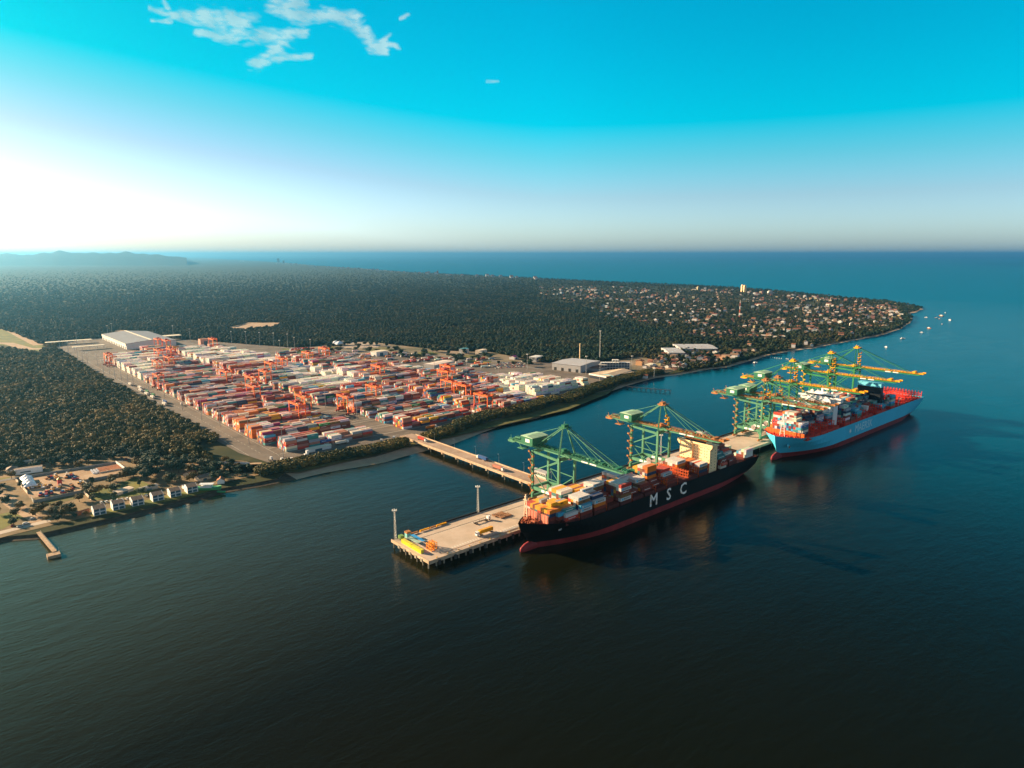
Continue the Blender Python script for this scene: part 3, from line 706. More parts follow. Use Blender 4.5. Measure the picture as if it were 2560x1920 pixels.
# ---------------------------------------------------------------- ships
def hull(name_u, name_b, root, s0w, s0d, s1d, s1w, tc_, B, zd, zbt, mu, mb, bowrise=3.0, nS=44, ent_w=75, ent_d=34, pd=3.2):
    zs = [-1.5, 0, zbt, zbt+(zd-zbt)*.4, zbt+(zd-zbt)*.75, zd]
    def shp(k, i):      # k 0..1 vertical, i 0..1 along
        sA = s0w+(s0d-s0w)*k**1.3; sB = s1w+(s1d-s1w)*min(1, k*1.6)
        f = i; f = f*f*(3-2*f)*.35+f*.65
        s = sA+(sB-sA)*f; e = ent_w+(ent_d-ent_w)*k; t = min(1, (s-sA)/e); p = 1.9+(pd-1.9)*k
        h = 1-(1-t)**p
        u = (sB-s)/55
        if u < 1: h *= (.50+.50*k**.5)+(1-(.50+.50*k**.5))*(u**.6) if u > 0 else (.50+.50*k**.5)
        return s, max(h, .012)*B/2
    grid = []
    for j, z in enumerate(zs):
        k = 0 if j < 2 else (z-0)/zd
        row = []
        for i in range(nS+1):
            q = (i/nS)**1.5
            s, h = shp(max(0, k), q); zz_ = z
            if j == len(zs)-1: zz_ += bowrise*max(0, 1-(s-s0d)/55)**1.2
            row.append((s, h, zz_))
        grid.append(row)
    def side(j0, j1, nm, m):
        b = MB()
        for sgn in (1, -1):
            vs = [(s, tc_+sgn*h, z) for row in grid[j0:j1+1] for s, h, z in row]; W_ = nS+1
            fs = []
            for j in range(j1-j0):
                for i in range(nS):
                    f = (j*W_+i, j*W_+i+1, (j+1)*W_+i+1, (j+1)*W_+i); fs.append(f if sgn < 0 else f[::-1])
            b.add(vs, fs)
        vs = []; W_ = j1-j0+1
        for row in grid[j0:j1+1]:
            s, h, z = row[-1]; vs += [(s, tc_+h, z), (s, tc_-h, z)]
        b.add(vs, [(2*j, 2*j+2, 2*j+3, 2*j+1) for j in range(W_-1)][::1])
        return b.build(nm, m, root, smooth=False)
    up = side(2, len(zs)-1, name_u, mu); bo = side(0, 2, name_b, mb)
    # deck just under the rail
    b = MB(); top = grid[-1]; vs = []
    for s, h, z in top: vs += [(s+.6, tc_+h-.25, z-1.3), (s+.6, tc_-h+.25, z-1.3)]
    b.add(vs, [(2*i+1, 2*i+3, 2*i+2, 2*i) for i in range(nS)])
    return up, bo, b, grid
def bulb(root, s, tc_, m, L=13, r=3.4):
    b = MB(); nn, mm = 10, 10; vs = []
    for j in range(nn+1):
        t = j/nn; x = s+L*(1-cos(t*pi/2)) if j < nn else s+L+8
        rr = r*sin(min(1, t*1.15)*pi/2)**.7 if j else .05
        for i in range(mm):
            a = 2*pi*i/mm; vs.append((x, tc_+cos(a)*rr*.72, .3+sin(a)*rr*1.15+ (1.0 if t < .5 else 1.0+t)))
    b.add(vs, [(j*mm+i, j*mm+(i+1) % mm, (j+1)*mm+(i+1) % mm, (j+1)*mm+i) for j in range(nn) for i in range(mm)]+[tuple(range(mm))[::-1]])
    return b.build('bulbous_bow', m, root, smooth=True)
def lash(root, s, ta, tb, z0, z1, m, stepz=2.6, dense=2.5):
    b = MB(); t = ta; tt = []
    while t <= tb+.01: tt.append(t); t += dense
    for t in tt:
        for ds in (0, .9): b.box(s+ds-.12, s+ds+.12, t-.14, t+.14, z0, z1+1.1)
    z = z0+stepz
    while z <= z1+.1:
        b.box(s-.15, s+1.05, ta-.4, tb+.4, z-.14, z+.14)
        b.box(s-.17, s-.11, ta-.4, tb+.4, z+.9, z+1.0); b.box(s-.17, s-.11, ta-.4, tb+.4, z+.45, z+.52)
        z += stepz
    for i in range(0, len(tt)-1, 3): b.bar((s, tt[i], z0), (s, tt[i+1], z1), .16, .16)
    return b.build('lashing_bridge', m, root)
def hatch(root, s, ta, tb, z0, z1, m):
    b = MB(); b.box(s-.2, s+12.7, ta, tb, z0, z1)
    for i in range(1, 4): b.box(s+i*3.1, s+i*3.1+.25, ta-.15, tb+.15, z1, z1+.18)
    return b.build('hatch_cover', m, root)
blackh = mat('hull_black', (.006, .006, .007), .5, var=.35, scale=.08, spec=.2)
boot = mat('antifouling_red', (.24, .022, .026), .6, var=.25, scale=.1)
deckm = mat('deck_maroon', (.11, .022, .018), .7, var=.3, scale=.3)
lashm = mat('lashing_orange', (.60, .10, .02), .6, var=.2, scale=.4)
cream = mat('cream_paint', (.98, .70, .38), .5, var=.06, scale=.2)
glassd = mat('dark_window', (.015, .02, .03), .15, spec=.6)
ms = empty('container_ship', (0, 0, 0), 0, 'black hulled container ship with red waterline and cream deckhouse moored at the quay', 'ship', 'container ships moored at the quay')
up, bo, dk_, gr = hull('hull', 'waterline_hull', ms, 74, 61, 351, 339, -20, 36, 17.6, 4.6, blackh, boot, bowrise=4.6, ent_d=45, pd=2.2)
dk_.build('deck', deckm, ms); bulb(ms, 63, -20, boot)
# white stripes on the bow flare
b = MB()
for q in range(4): b.box(69.2+q*.9, 69.8+q*.9, -31.2-q*.4, -8.8+q*.4, 16.0, 16.3)
# windlasses and fittings on the forecastle
fo = MB(); rg = random.Random(8)
for i in range(60):
    x = rg.uniform(64, 77.5); h = 18*(1-(1-(x-61)/45)**2.2)-1.5; y = -20+rg.uniform(-h, h)*1.0; s = rg.uniform(.25, .8); fo.box(x-s, x+s, y-s*.6, y+s*.6, 19.4, 20.2+rg.uniform(.6, 2.0))
for y in (-24, -16): fo.tube((72, y-2, 21.4), (72, y+2, 21.4), 1.1, 1.1, 10)
fo.build('deck_machinery', mat('machinery_rust', (.30, .075, .03), .8, var=.5, scale=.5), ms)
b = MB(); b.box(79.2, 79.7, -31.0, -6.4, 18.5, 25.4)
for i in range(9): b.box(79.02, 79.2, -30.5+i*2.95, -30.3+i*2.95, 18.5, 25.2)
b.build('breakwater', mat('breakwater_salmon', (.62, .20, .13), .7, var=.12, scale=.3), ms)
def mast(root, x, y, z0, z1, m, wid=1.7):
    b = MB()
    for s in (-1, 1): b.bar((x, y+s*wid, z0), (x, y+s*.7, z1-4), .55, .55)
    for i in range(7): q = i/7; b.bar((x, y-wid*(1-q)-.6*q, z0+(z1-4-z0)*q), (x, y+wid*(1-q)+.6*q, z0+(z1-4-z0)*q), .2, .2)
    b.box(x-1.0, x+1.0, y-1.9, y+1.9, z1-4.2, z1-3.8); b.box(x-.4, x+.4, y-.4, y+.4, z1-4, z1); b.box(x-.9, x+.9, y-.7, y+.7, z1-2.2, z1-1.6)
    return b.build('foremast', m, root)
mast(ms, 74.5, -13, 20, 38, mat('mast_cream', (.75, .55, .38), .6))
for s0, zb, hs, cs in [q[:4] for q in MSC[2:]]: hatch(ms, s0, -36.4, -3.6, 16.8, zb-.05, deckm)
hatch(ms, 225.0, -36.4, -3.6, 16.8, 19.6, deckm)
hatch(ms, 80.3, -31, -6.6, 17, 21.2, deckm)
for s in (104.6, 134.2, 163.9, 193.6, 208.4, 223.2, 237.9, 252.8, 268.2): lash(ms, s, -36, -4, 17, 25.2 if s > 200 else 22.6, lashm)
# deckhouse
b = MB(); b.box(272, 283, -35.0, -5.0, 16.4, 40.2); b.box(270.6, 272, -35.6, -25.2, 17, 39.8); b.box(270.6, 272, -17.2, -4.6, 17, 39.8)
b.add([(270.6, -4.6, 36), (270.6, -1.0, 40.2), (274.8, -1.0, 40.2), (274.8, -4.6, 36)], [(0, 1, 2, 3)])
dh = b.build('deckhouse', cream, ms)
b = MB(); b.box(270.0, 281, -38.0, -2.0, 40.3, 40.9); b.box(270.0, 270.4, -38.0, -2.0, 40.9, 42.1); b.box(270.4, 275, -38.2, -36.8, 40.9, 42.2); b.box(270.4, 275, -3.2, -1.8, 40.9, 42.2)
b.box(271.5, 280, -31, -9, 40.9, 44.0)
for sg_ in (1, -1):
    yy = -20+sg_*15.2; b.add([(270.3, yy, 36.2), (270.3, yy+sg_*3, 40.3), (274.5, yy+sg_*3, 40.3), (274.5, yy, 36.2)], [(0, 1, 2, 3)]); b.add([(270.3, yy, 36.2), (270.3, yy, 40.3), (270.3, yy+sg_*3, 40.3)], [(0, 1, 2)])
br = b.build('bridge', cream, ms)
b = MB()
b.box(271.42, 271.5, -30.6, -9.4, 42.0, 43.4); br2 = b.build('bridge_windows', glassd, br)
wn_n = [0]; WMX = MB().box(-.04, .04, -.32, .32, 0, .8).mesh('window_pane', glassd)
def win(par, x, y, z, rz=0):
    if wn_n[0] < 98: wn_n[0] += 1; ob('window', WMX, par, (x, y, z), rz)
rg = random.Random(2)
for fl in range(8):
    z = 19.5+fl*2.6
    for y in (-34.3, -32.6, -30.2, -27.4, -26.0): 
        if rg.random() < .8: win(dh, 270.56, y, z)
    for y in (-24.0, -22.2, -20.4, -18.6):
        if rg.random() < .8: win(dh, 271.96, y, z)
    for y in (-16.0, -13.6, -11.2, -8.6, -6.2):
        if rg.random() < .8: win(dh, 270.56, y, z)
    for x in (274.5, 280): win(dh, x, -35.04, z, pi/2)
b = MB(); b.box(270.2, 281, -31.4, -8.6, 44.0, 44.5)
for i in range(26): b.box(270.2, 270.3, -31.2+i*.88, -31.1+i*.88, 44.5, 45.6)
b.box(270.2, 270.3, -31.4, -8.6, 45.5, 45.65)
for i in range(9): x = random.uniform(272, 280); y = random.uniform(-29, -11); b.bar((x, y, 44.4), (x, y, 44.4+random.uniform(1.5, 5)), .3, .3)
b.build('monkey_island', mat('rail_orange', (.75, .22, .03), .6), ms)
b = MB(); b.box(277.5, 283.5, -24, -16, 44.0, 49.5); b.box(283.5, 286, -23, -17, 16.8, 47); fn = b.build('funnel', mat('funnel_grey', (.45, .44, .42), .6), ms)
b = MB(); b.tube((280, -22, 49.5), (280, -22, 51.5), .7); b.build('exhaust_pipe', glassd, fn); b = MB(); b.tube((281, -18.5, 49.5), (281, -18.5, 51.2), .6); b.build('exhaust_pipe', glassd, fn)
b = MB(); b.box(286, 295, -37.4, -34.6, 17.6, 20.2); b.bar((286, -37, 20.2), (288, -37.4, 25), .4); b.bar((293, -37, 20.2), (291, -37.4, 25), .4); b.bar((288, -37.4, 25), (291, -37.4, 25), .4); b.build('lifeboat_davit', mat('davit_grey', (.5, .46, .38), .6), ms)
b = MB(); b.tube((286.5, -37.6, 21.5), (294.5, -37.6, 21.5), 1.5, 1.5, 10); b.build('lifeboat', mat('lifeboat_orange', (.5, .10, .06), .6), ms)
def hull_text(root, txts, y, m, size, bold=.35):
    for t, x, z in txts:
        me = text_mesh(t, size, m, bold, .04); B = MB(); B.add([(v.co.x+x, y+v.co.z-.04, v.co.y+z) for v in me.vertices], [tuple(p.vertices) for p in me.polygons]); B.build('letter' if len(t) == 1 else 'lettering', m, root)
wl_ = mat('hull_lettering', (.80, .74, .62), .7, var=.5, scale=.35, col2=(.70, .38, .12)); wl_.node_tree.nodes['Color Ramp'].color_ramp.elements[0].color = (.95, .90, .84, 1); wl_.node_tree.nodes['Color Ramp'].color_ramp.elements[0].position = .5; wl_.node_tree.nodes['Color Ramp'].color_ramp.elements[1].position = .72
hull_text(ms, [('M', 189.5, 12.3), ('S', 209.5, 12.3), ('C', 229.5, 12.3)], -38.06, wl_, 14.0, .2)
hull_text(ms, [('MSC', 86, 15.6), ('VEGA', 94, 15.6)][:1], -36.2, whitep, 1.6, .03)

blueh = mat('hull_light_blue', (.06, .50, .72), .45, var=.06, scale=.03, spec=.4)
redd = mat('deck_red', (.50, .035, .02), .65, var=.25, scale=.3)
redl = mat('lashing_red', (.80, .045, .015), .6, var=.1, scale=.3)
boot2 = mat('antifouling_shaded_red', (.2, .015, .02), .6, var=.2, scale=.1)  # waterline red darkened in its paint for the shaded hull side
ks = empty('container_ship', (0, 0, 0), 0, 'light blue hulled container ship with bright red decks moored behind the black ship', 'ship', 'container ships moored at the quay')
up, bo, dk_, gr = hull('hull', 'waterline_hull', ks, 411, 404, 748, 732, -25.3, 47.5, 21.0, 5.2, blueh, boot2, bowrise=3.5, ent_w=105, ent_d=38)
dk_.build('deck', redd, ks); bulb(ks, 400, -25.3, boot2, 15, 4.0)
fo = MB(); rg = random.Random(9)
for i in range(46):
    x = rg.uniform(409, 423); h = 23*(1-(1-(x-404)/38)**3.2)-2; y = -25+rg.uniform(-h, h)*1.0; s = rg.uniform(.3, 1.0); fo.box(x-s, x+s, y-s*.6, y+s*.6, 22, 22.8+rg.uniform(.6, 2.2))
fo.build('deck_machinery', mat('machinery_red', (.62, .06, .03), .7), ks)
b = MB(); b.box(424.2, 424.8, -45.5, -5, 20, 26.5)
for i in range(13): b.box(424.08, 424.2, -44.5+i*3.1, -44.2+i*3.1, 20, 26.3)
b.build('breakwater', mat('breakwater_orange', (.80, .13, .02), .6), ks)
mast(ks, 417, -26, 22, 45, whitep, 2.6)
for s0, zb, hs, cs in KA: hatch(ks, s0, -48.2, -2.4, 19.8, zb-.05, redd)
for s0 in (655, 670, 685, 700, 715): hatch(ks, s0, -48, -2.6, 19.8, 22.6, redd)
for s in (439.2, 454.2, 469.2, 484.2, 511, 541.2, 556.2, 571.2, 595, 610.2): lash(ks, s, -48, -3, 20.5, 31 if s < 500 else 29, redl)
for s, zt in ((654, 35), (669, 35), (684, 35), (699, 32.5), (714, 32.5), (729, 30), (742, 28)): lash(ks, s, -47.5, -3, 20.5, zt, redl, dense=3.75)
b = MB(); b.box(498, 508, -41, -9, 20, 51); b.box(496, 508, -38, -12, 20, 51.5); b.box(499, 506, -47, -3, 47.5, 51.6); dh = b.build('deckhouse', mat('ship_white', (.80, .80, .80), .5), ks)
b = MB(); b.box(495.5, 507, -48.5, -2, 51.6, 52.2); b.box(495.5, 496, -48.5, -2, 52.2, 53.4); b.box(497, 507, -42, -9, 52.2, 55.4); br = b.build('bridge', MATS['ship_white'], ks)
b = MB(); b.box(496.9, 497, -41.5, -9.5, 53.3, 54.8); b.build('bridge_windows', glassd, br)
wn_n[0] = 0
for fl in range(10):
    for y in range(-40, -8, 4): win(dh, 495.95 if -38 < y < -12 else 497.95, y, 23+fl*2.7)
b = MB(); b.box(499, 505, -32, -19, 55.4, 57.4); 
for i in range(12): x = random.uniform(498, 506); y = random.uniform(-40, -11); b.bar((x, y, 55.4), (x, y, 56+random.uniform(1, 4)), .35, .35)
b.box(501, 502, -26.5, -24.5, 57, 62); b.tube((503, -36, 55.4), (503, -36, 58), 1.1); b.tube((503, -14, 55.4), (503, -14, 58), 1.1); b.build('radar_mast', MATS['ship_white'], ks)
b = MB(); b.box(628, 636, -39, -12, 20, 47.0); fn = b.build('funnel', mat('funnel_navy', (.006, .012, .02), .5), ks)
b = MB(); b.box(627.9, 636.1, -39.1, -11.9, 47.0, 52.0); b.build('funnel_band', mat('funnel_blue', (.16, .62, .80), .5), fn)
b = MB(); b.box(590, 594, -40, -8, 24, 30); b.build('stores_crane', whitep, ks)
b = MB(); b.bar((661, -48.6, 22), (661, -48.6, 33), .8); b.bar((661, -48.6, 33), (671, -48.6, 30), .6); b.bar((671, -48.6, 30), (661, -48.6, 27), .5); b.build('provision_crane', MATS['davit_grey'], ks)
for y in (-25.3-9.5,):
    b = MB(); b.tube((413.5, y-1.2, 14.5), (413.5, y+.5, 14.5), 1.6, 1.3, 12); b.build('anchor_pocket', MATS['light_blue_paint'], ks)
    b = MB(); b.box(412.8, 414.2, y-1.8, y-1.2, 12.2, 14.4); b.build('anchor', mat('anchor_rust', (.35, .12, .06), .8), ks)
# star in a square, and the name along the side
b = MB(); cx_, cz_ = 526.0, 13.2; pts = []
for i in range(14):
    a = pi/2+pi*i/7; r_ = 3.4 if i % 2 == 0 else 1.5; pts.append((cx_+cos(a)*r_, cz_+sin(a)*r_))
b.add([(x, -49.12, z) for x, z in pts], [tuple(range(14))]); b.build('star_emblem', whitep, ks)
txl = mat('hull_lettering_blue', (.55, .80, .88), .6)
hull_text(ks, [('MAERSK', 561, 13.2)], -49.2, txl, 13.0, .0)
# ---------------------------------------------------------------- quay and access bridge
qd = mat('quay_concrete', (.46, .36, .27), .85, col2=(.58, .46, .36), scale=.05)
edge = mat('quay_edge', (.50, .36, .24), .85, var=.2, scale=.3); dark = mat('dark_steel', (.02, .022, .022), .6)
pilem = mat('pile_concrete', (.30, .26, .20), .9, var=.2, scale=.5)
qy = empty('quay', (0, 0, 0), 0, 'long concrete quay on piles standing in the water with both ships alongside', 'quay')
b = MB(); b.box(0, 770, 0, 46, 4.6, 6.0); b.build('deck', qd, qy)
b = MB(); b.box(-.4, 770, -.5, 0, 3.6, 6.1); b.box(-.5, 0, -.5, 46.4, 4.1, 6.3); b.build('edge_beam', edge, qy)
b = MB(); b.box(40, 154, 46, 46.9, 4.6, 7.3); b.box(172.5, 770, 46, 46.9, 4.6, 7.3); b.box(0, 40, 46, 46.4, 4.6, 6.6); b.build('parapet', dark, qy)
k = 0
for i in range(0, 40):
    for y in (1.5, 44.5):
        if i > 9 and y > 2 and i % 2: continue
        x = .8+i*6.2 if i < 20 else .8+124+(i-20)*25; 
        b = MB(); b.tube((x, y, -2), (x, y, 4.6), .55, .55, 8); b.build('pile', pilem, qy)
for j, y in enumerate((8, 15, 22, 29, 36)):
    b = MB(); b.tube((.8, y, -2), (.8, y, 4.6), .55, .55, 8); b.box(-.9, .0, y-1.1, y+1.1, 3.0, 5.2); b.build('pile', pilem, qy)
b = MB()
for y in (4.3, 34.7): b.box(12, 765, y-.06, y+.06, 6.0, 6.06); b.box(12, 765, y-.5, y-.42, 6.0, 6.02); b.box(12, 765, y+.42, y+.5, 6.0, 6.02)
b.build('crane_rail', mat('rail_steel', (.10, .08, .06), .5), qy)
b = MB()
for i in range(60): b.box(24+i*2.3, 25+i*2.3, 6.4, 8.4, 6.004, 6.012)
for i in range(70): b.box(8+i*2.0, 8.6+i*2.0, 33.2, 34.0, 6.004, 6.012)
b.build('paint_marks', mat('worn_white_paint', (.62, .58, .50), .8), qy)
for i in range(12):
    b = MB(); x = 8+i*13; b.box(x-.9, x+.9, -1.5, -.5, 1.6, 4.6); b.build('fender', mat('fender_rubber', (.05, .05, .05) if i not in (2, 3) else (.4, .4, .38), .8), qy)
for i in range(14):
    b = MB(); x = 7+i*9.2; b.tube((x, 1.0, 6), (x, 1.0, 6.7), .3, .45, 8); b.build('bollard', mat('bollard_yellow', (.7, .4, .05), .7), qy)
b = MB()
for y in (2.4, 3.0): b.bar((14, y, 6.5), (120, y, 6.5), .07)
for i in range(30): b.bar((14+i*3.6, 2.4, 6), (14+i*3.6, 2.4, 6.9), .07)
b.build('cable_tray', mat('tray_rust', (.3, .14, .07), .8), qy)
brg = empty('access_bridge', (163, 160, 0), 0, 'concrete road bridge on piers linking the quay to the shore', 'bridge')
def bd(name, m, f):
    b = MB(); f(b); b.v = [(x-163, y-160, z) for x, y, z in b.v]; return b.build(name, m, brg)
rdk = mat('bridge_roadway', (.30, .21, .15), .85, col2=(.44, .32, .24), scale=.07)
bd('deck', rdk, lambda b: b.box(155.5, 171, 46.4, 284, 5.0, 5.96))
for x in (155.1, 171): bd('kerb', edge, lambda b: (b.box(x, x+.4, 46.4, 276, 4.5, 7.0)))
bd('road_lines', MATS['worn_white_paint'], lambda b: [b.box(163.2, 163.35, 50+i*6, 53+i*6, 5.962, 5.97) for i in range(36)])
for i in range(9):
    y = 58+i*24
    bd('pier_head', edge, lambda b: b.box(154.0, 172.2, y-.8, y+.8, 3.4, 5.0))
    for x in (157, 163, 169): bd('pier_column', pilem, lambda b: b.tube((x, y, -2), (x, y, 3.4), .5))
for i in range(6):
    y = 60+i*36
    o = MB().tube((0, 0, 0), (0, 0, 10), .14, .08, 6).build('lamp_post', steel, None, (171.6, y, 6)); tag(o, f'slim lamp post on the far kerb of the access bridge, {nth(i+1)} from the quay', 'lamp post', 'lamp posts along the bridge')
    q = MB(); q.box(-1.6, .1, -.1, .1, 9.9, 10.1); q.build('lamp_arm', steel, o)

# ---------------------------------------------------------------- quay cranes
grn = mat('crane_green', (.085, .25, .145), .55, var=.15, scale=.15); grnd = mat('crane_green_dark', (.025, .16, .085), .55, var=.1, scale=.2)
grnb = mat('crane_green_bright', (.03, .21, .075), .55, var=.12, scale=.15); roofg = mat('crane_roof', (.34, .50, .34), .6, var=.08, scale=.3)
yel = mat('walkway_yellow', (.90, .38, .005), .6, var=.2, scale=.5); ora = mat('stair_orange', (.42, .17, .05), .7, var=.35, scale=.6); signw = mat('sign_white', (.82, .82, .80), .5)
def sts(s, big, walk, label, stairs_m):
    g1 = grnb if big else grn
    zg = 60.0 if big else 48.5; za = 89 if big else 74; tip = -68 if big else -53; back = 72 if big else 74; hw = 9; tL, tW = 39, 9
    R_ = empty('quay_crane', (s, 0, 6.06), 0, label, 'quay crane', 'ship to shore cranes on the quay')
    def part(name, m, f, par=None, sm=False):
        b = MB(); f(b); b.v = [(x, y, z-6.06) for x, y, z in b.v]; return b.build(name, m, par or R_)
    for x in (-hw, hw):
        for t, nm in ((tL, 'leg'), (tW, 'leg')):
            part(nm, g1, lambda b: (b.bar((x, t, 8.6), (x, t, 20), 1.5, 2.2), b.bar((x, t, 20), (x, t, zg), 1.5, 2.0)))
        part('portal_beam', g1, lambda b: (b.box(x-.9, x+.9, tW, tL, 15.6, 18.4), b.bar((x, tL, 12), (x, tL-3, 15.6), 1.2), b.bar((x, tW, 12), (x, tW+3, 15.6), 1.2)))
        sg = part('name_panel', signw, lambda b: (b.box(x-1.02, x-.9, 24, 27.5, 16.0, 18.0), b.box(x-1.02, x-.9, 16.5, 22.5, 16.0, 18.0)))
        part('diagonal_brace', g1, lambda b: (b.bar((x, tL, 31), (x, tW+.5, zg-3), .8), b.bar((x, tL, 31), (x, tL-15, 18), .55), b.bar((x, tL-15, 18), (x, tW, 29), .6), b.bar((x, tL, 29.5), (x, tW, 28.5), .55)))
        part('top_beam', g1, lambda b: b.bar((x, tL, zg-1), (x, tW, zg-2.5), 1.1, 1.8))
    for t in (tL, tW):
        part('sill_beam', g1, lambda b: b.box(-hw-1, hw+1, t-.8, t+.8, 8.2, 10.2))
        if t == tL: part('cross_beam', g1, lambda b: b.box(-hw, hw, t-.8, t+.8, 16, 18.2))
        part('upper_cross_beam', g1, lambda b: b.box(-hw-.8, hw+.8, t-1, t+1, zg-2.6, zg))
        for x in (-hw, hw): part('wheel_bogie', MATS['walkway_yellow'] if big else ora, lambda b: (b.box(x-4.5, x+4.5, t-.6, t+.6, 6.7, 8.2), [b.tube((x+q, t-.35, 6.7), (x+q, t+.35, 6.7), .6, .6, 8) for q in (-3.6, -1.8, 1.8, 3.6)]))
    # A-frame
    for x in (-hw, hw):
        part('mast_leg', g1, lambda b: b.bar((x, tW, zg), (x*.22, tW+3, za-2), 1.3, 1.3, 0, .9))
    part('apex_platform', walk, lambda b: (b.box(-3.2, 3.2, tW+.5, tW+5.5, za-3.4, za-2.6), b.box(-3.4, 3.4, tW-1.8, tW+6.2, za-2.6, za-2.2), b.box(-2.4, 2.4, tW+1, tW+4.4, za-2.2, za-.4), [b.box(-3.4+i*1.7, -3.3+i*1.7, tW-1.8, tW-1.7, za-2.2, za-1) for i in range(5)], b.box(-3.4, 3.4, tW-1.8, tW-1.7, za-1.1, za-1), b.bar((0, tW+4, za-.4), (1, tW+4, za+1.4), .2)))
    part('girder', g1, lambda b: [b.box(x-.55, x+.55, tW-2, back, zg, zg+2.3) for x in (-3.2, 3.2)]+[b.box(-3.2, 3.2, t, t+.5, zg+.4, zg+1.6) for t in (back-.5, 55, 26)])
    bm = part('boom', g1, lambda b: [b.add([(x-.5, tW-2.3, zg), (x+.5, tW-2.3, zg), (x+.5, tip+4, zg), (x-.5, tip+4, zg), (x-.5, tW-2.3, zg+2.2), (x+.5, tW-2.3, zg+2.2), (x+.5, tip, zg+1.6), (x-.5, tip, zg+1.6)], [(0,1,2,3),(7,6,5,4),(0,4,5,1),(1,5,6,2),(2,6,7,3),(3,7,4,0)]) for x in (-3.2, 3.2)]+[b.box(-3.2, 3.2, t, t+.5, zg+.4, zg+1.6) for t in range(int(tip)+4, int(tW)-4, 9)])
    tp_ = (tW+tip)/2
    part('name_panel', signw, lambda b: [b.box(-3.84, -3.72, t, t+6.5, zg+.25, zg+1.9) for t in ((tp_-3, tp_+5.5) if not big else (tp_-12, tp_-3))], bm)
    part('name_panel', signw, lambda b: [b.box(-3.72, -3.6, t, t+6.5, zg+.25, zg+1.9) for t in (14.5,)], None)
    # walkways with rails along both girders
    def wk(b, t0, t1):
        for x in (-4.9, 4.1):
            b.box(x, x+.8, t0, t1, zg+2.0, zg+2.15)
            for q in (zg+2.65, zg+3.2): b.box(x-.04, x+.04, t0, t1, q, q+.09)
            t = t0
            while t < t1: b.box(x-.05, x+.05, t, t+.12, zg+2.1, zg+3.25); t += 1.8
        t = t0+2; rg = random.Random(int(t0*7)+int(s))
        while t < t1-2: b.box(-2.6+rg.uniform(0, 2), rg.uniform(.2, 2.6), t, t+rg.uniform(.5, 1.6), zg+1.9, zg+2.3+rg.uniform(.2, .9)); t += rg.uniform(1.6, 4)
    part('walkway', walk, lambda b: wk(b, tW+1, back-1)); part('walkway', walk, lambda b: wk(b, tip+1, tW-4), bm)
    part('boom_tip_platform', walk, lambda b: (b.box(-4.6, 4.6, tip-1.6, tip+2.5, zg+1.9, zg+2.5), b.box(-4.6, -4.4, tip-1.6, tip+2, zg+2.5, zg+3.7), b.box(4.4, 4.6, tip-1.6, tip+2, zg+2.5, zg+3.7), b.box(-2, 2, tip, tip+1.2, zg+2.5, zg+3.4), b.box(-3.5, 3.5, tip+8, tip+11, zg+2.2, zg+(4.6 if big else 3.2))), bm)
    part('backreach_platform', walk if big else MATS['stair_orange'] if walk is not grnd else grn, lambda b: (b.box(-5, 5, back-6, back+.5, zg-.6, zg), b.box(-5, -4.8, back-8, back+.5, zg, zg+1.2), b.bar((-3.5, back-2, zg), (-3.5, back-2, zg+4.5), .3), b.bar((-3.5, back-2, zg+4.5), (-1.5, back+.5, zg+4.5), .3), b.box(-4.5, -1.5, back-5, back-3, zg, zg+2.6), b.bar((-3, 62, zg-.5), (-3, 58, zg-4.2), .4), b.bar((3, 62, zg-.5), (3, 58, zg-4.2), .4), b.box(-3.5, 3.5, 57, 64, zg-4.6, zg-4.1)))
    # stays
    A = za-2.6; hb = zg+2.3
    for x in (-1, 1):
        part('back_stay', g1, lambda b: b.bar((x*1.6, tW+4, A), (x*3.2, 41, hb), .6))
        part('back_tie', g1, lambda b: b.bar((x*1.6, tW+4, A), (x*3.2, back-4, hb), .34))
        part('fore_stay', g1, lambda b: (b.bar((x*1.6, tW, A), (x*3.2, tip*.42, hb), .3), b.box(x*3.2-.3, x*3.2+.3, tip*.42-.8, tip*.42+.8, hb-.2, hb+1.2)))
        part('fore_stay', g1, lambda b: b.bar((x*1.6, tW, A), (x*3.2, tip*.80, hb), .42))
    part('hoist_rope', dark, lambda b: [b.bar((x, tW+2, A+1), (x, tip*.72, hb+.6), .12) for x in (-.8, .8)]+[b.bar((x, tW+2, A+1), (x, 42, zg+5), .12) for x in (-.6, .6)])
    # machinery house
    mh = part('machinery_house', grnd, lambda b: b.box(-8.5, 8.5, 40, 53.5, zg+2.7, zg+9.0))
    part('roof', roofg, lambda b: b.add([(-8.9, 39.6, zg+9.0), (8.9, 39.6, zg+9.0), (8.9, 53.9, zg+9.0), (-8.9, 53.9, zg+9.0), (-8.9, 39.6, zg+9.4), (8.9, 39.6, zg+9.4), (8.9, 53.9, zg+9.4), (-8.9, 53.9, zg+9.4), (-8.9, 46.7, zg+10.3), (8.9, 46.7, zg+10.3)], [(3,2,1,0),(0,1,5,4),(2,3,7,6),(1,2,6,9,5),(3,0,4,8,7),(4,5,9,8),(8,9,6,7)]), mh)
    part('sign_panel', signw, lambda b: b.box(-8.6, -8.5, 43.5, 48.5, zg+4.8, zg+7.6), mh)
    part('trolley', walk, lambda b: (b.box(-4.2, 4.2, tW+1, tW+6, zg+2.3, zg+3.6), b.box(-2, 2, tW+2, tW+5, zg+3.6, zg+5)))
    cb = part('operator_cab', signw, lambda b: b.box(.8, 3.2, tW-3, tW, zg-3.2, zg-.5)); part('cab_window', glassd, lambda b: b.box(.7, 3.3, tW-3.06, tW-2.2, zg-2.8, zg-1.2), cb)
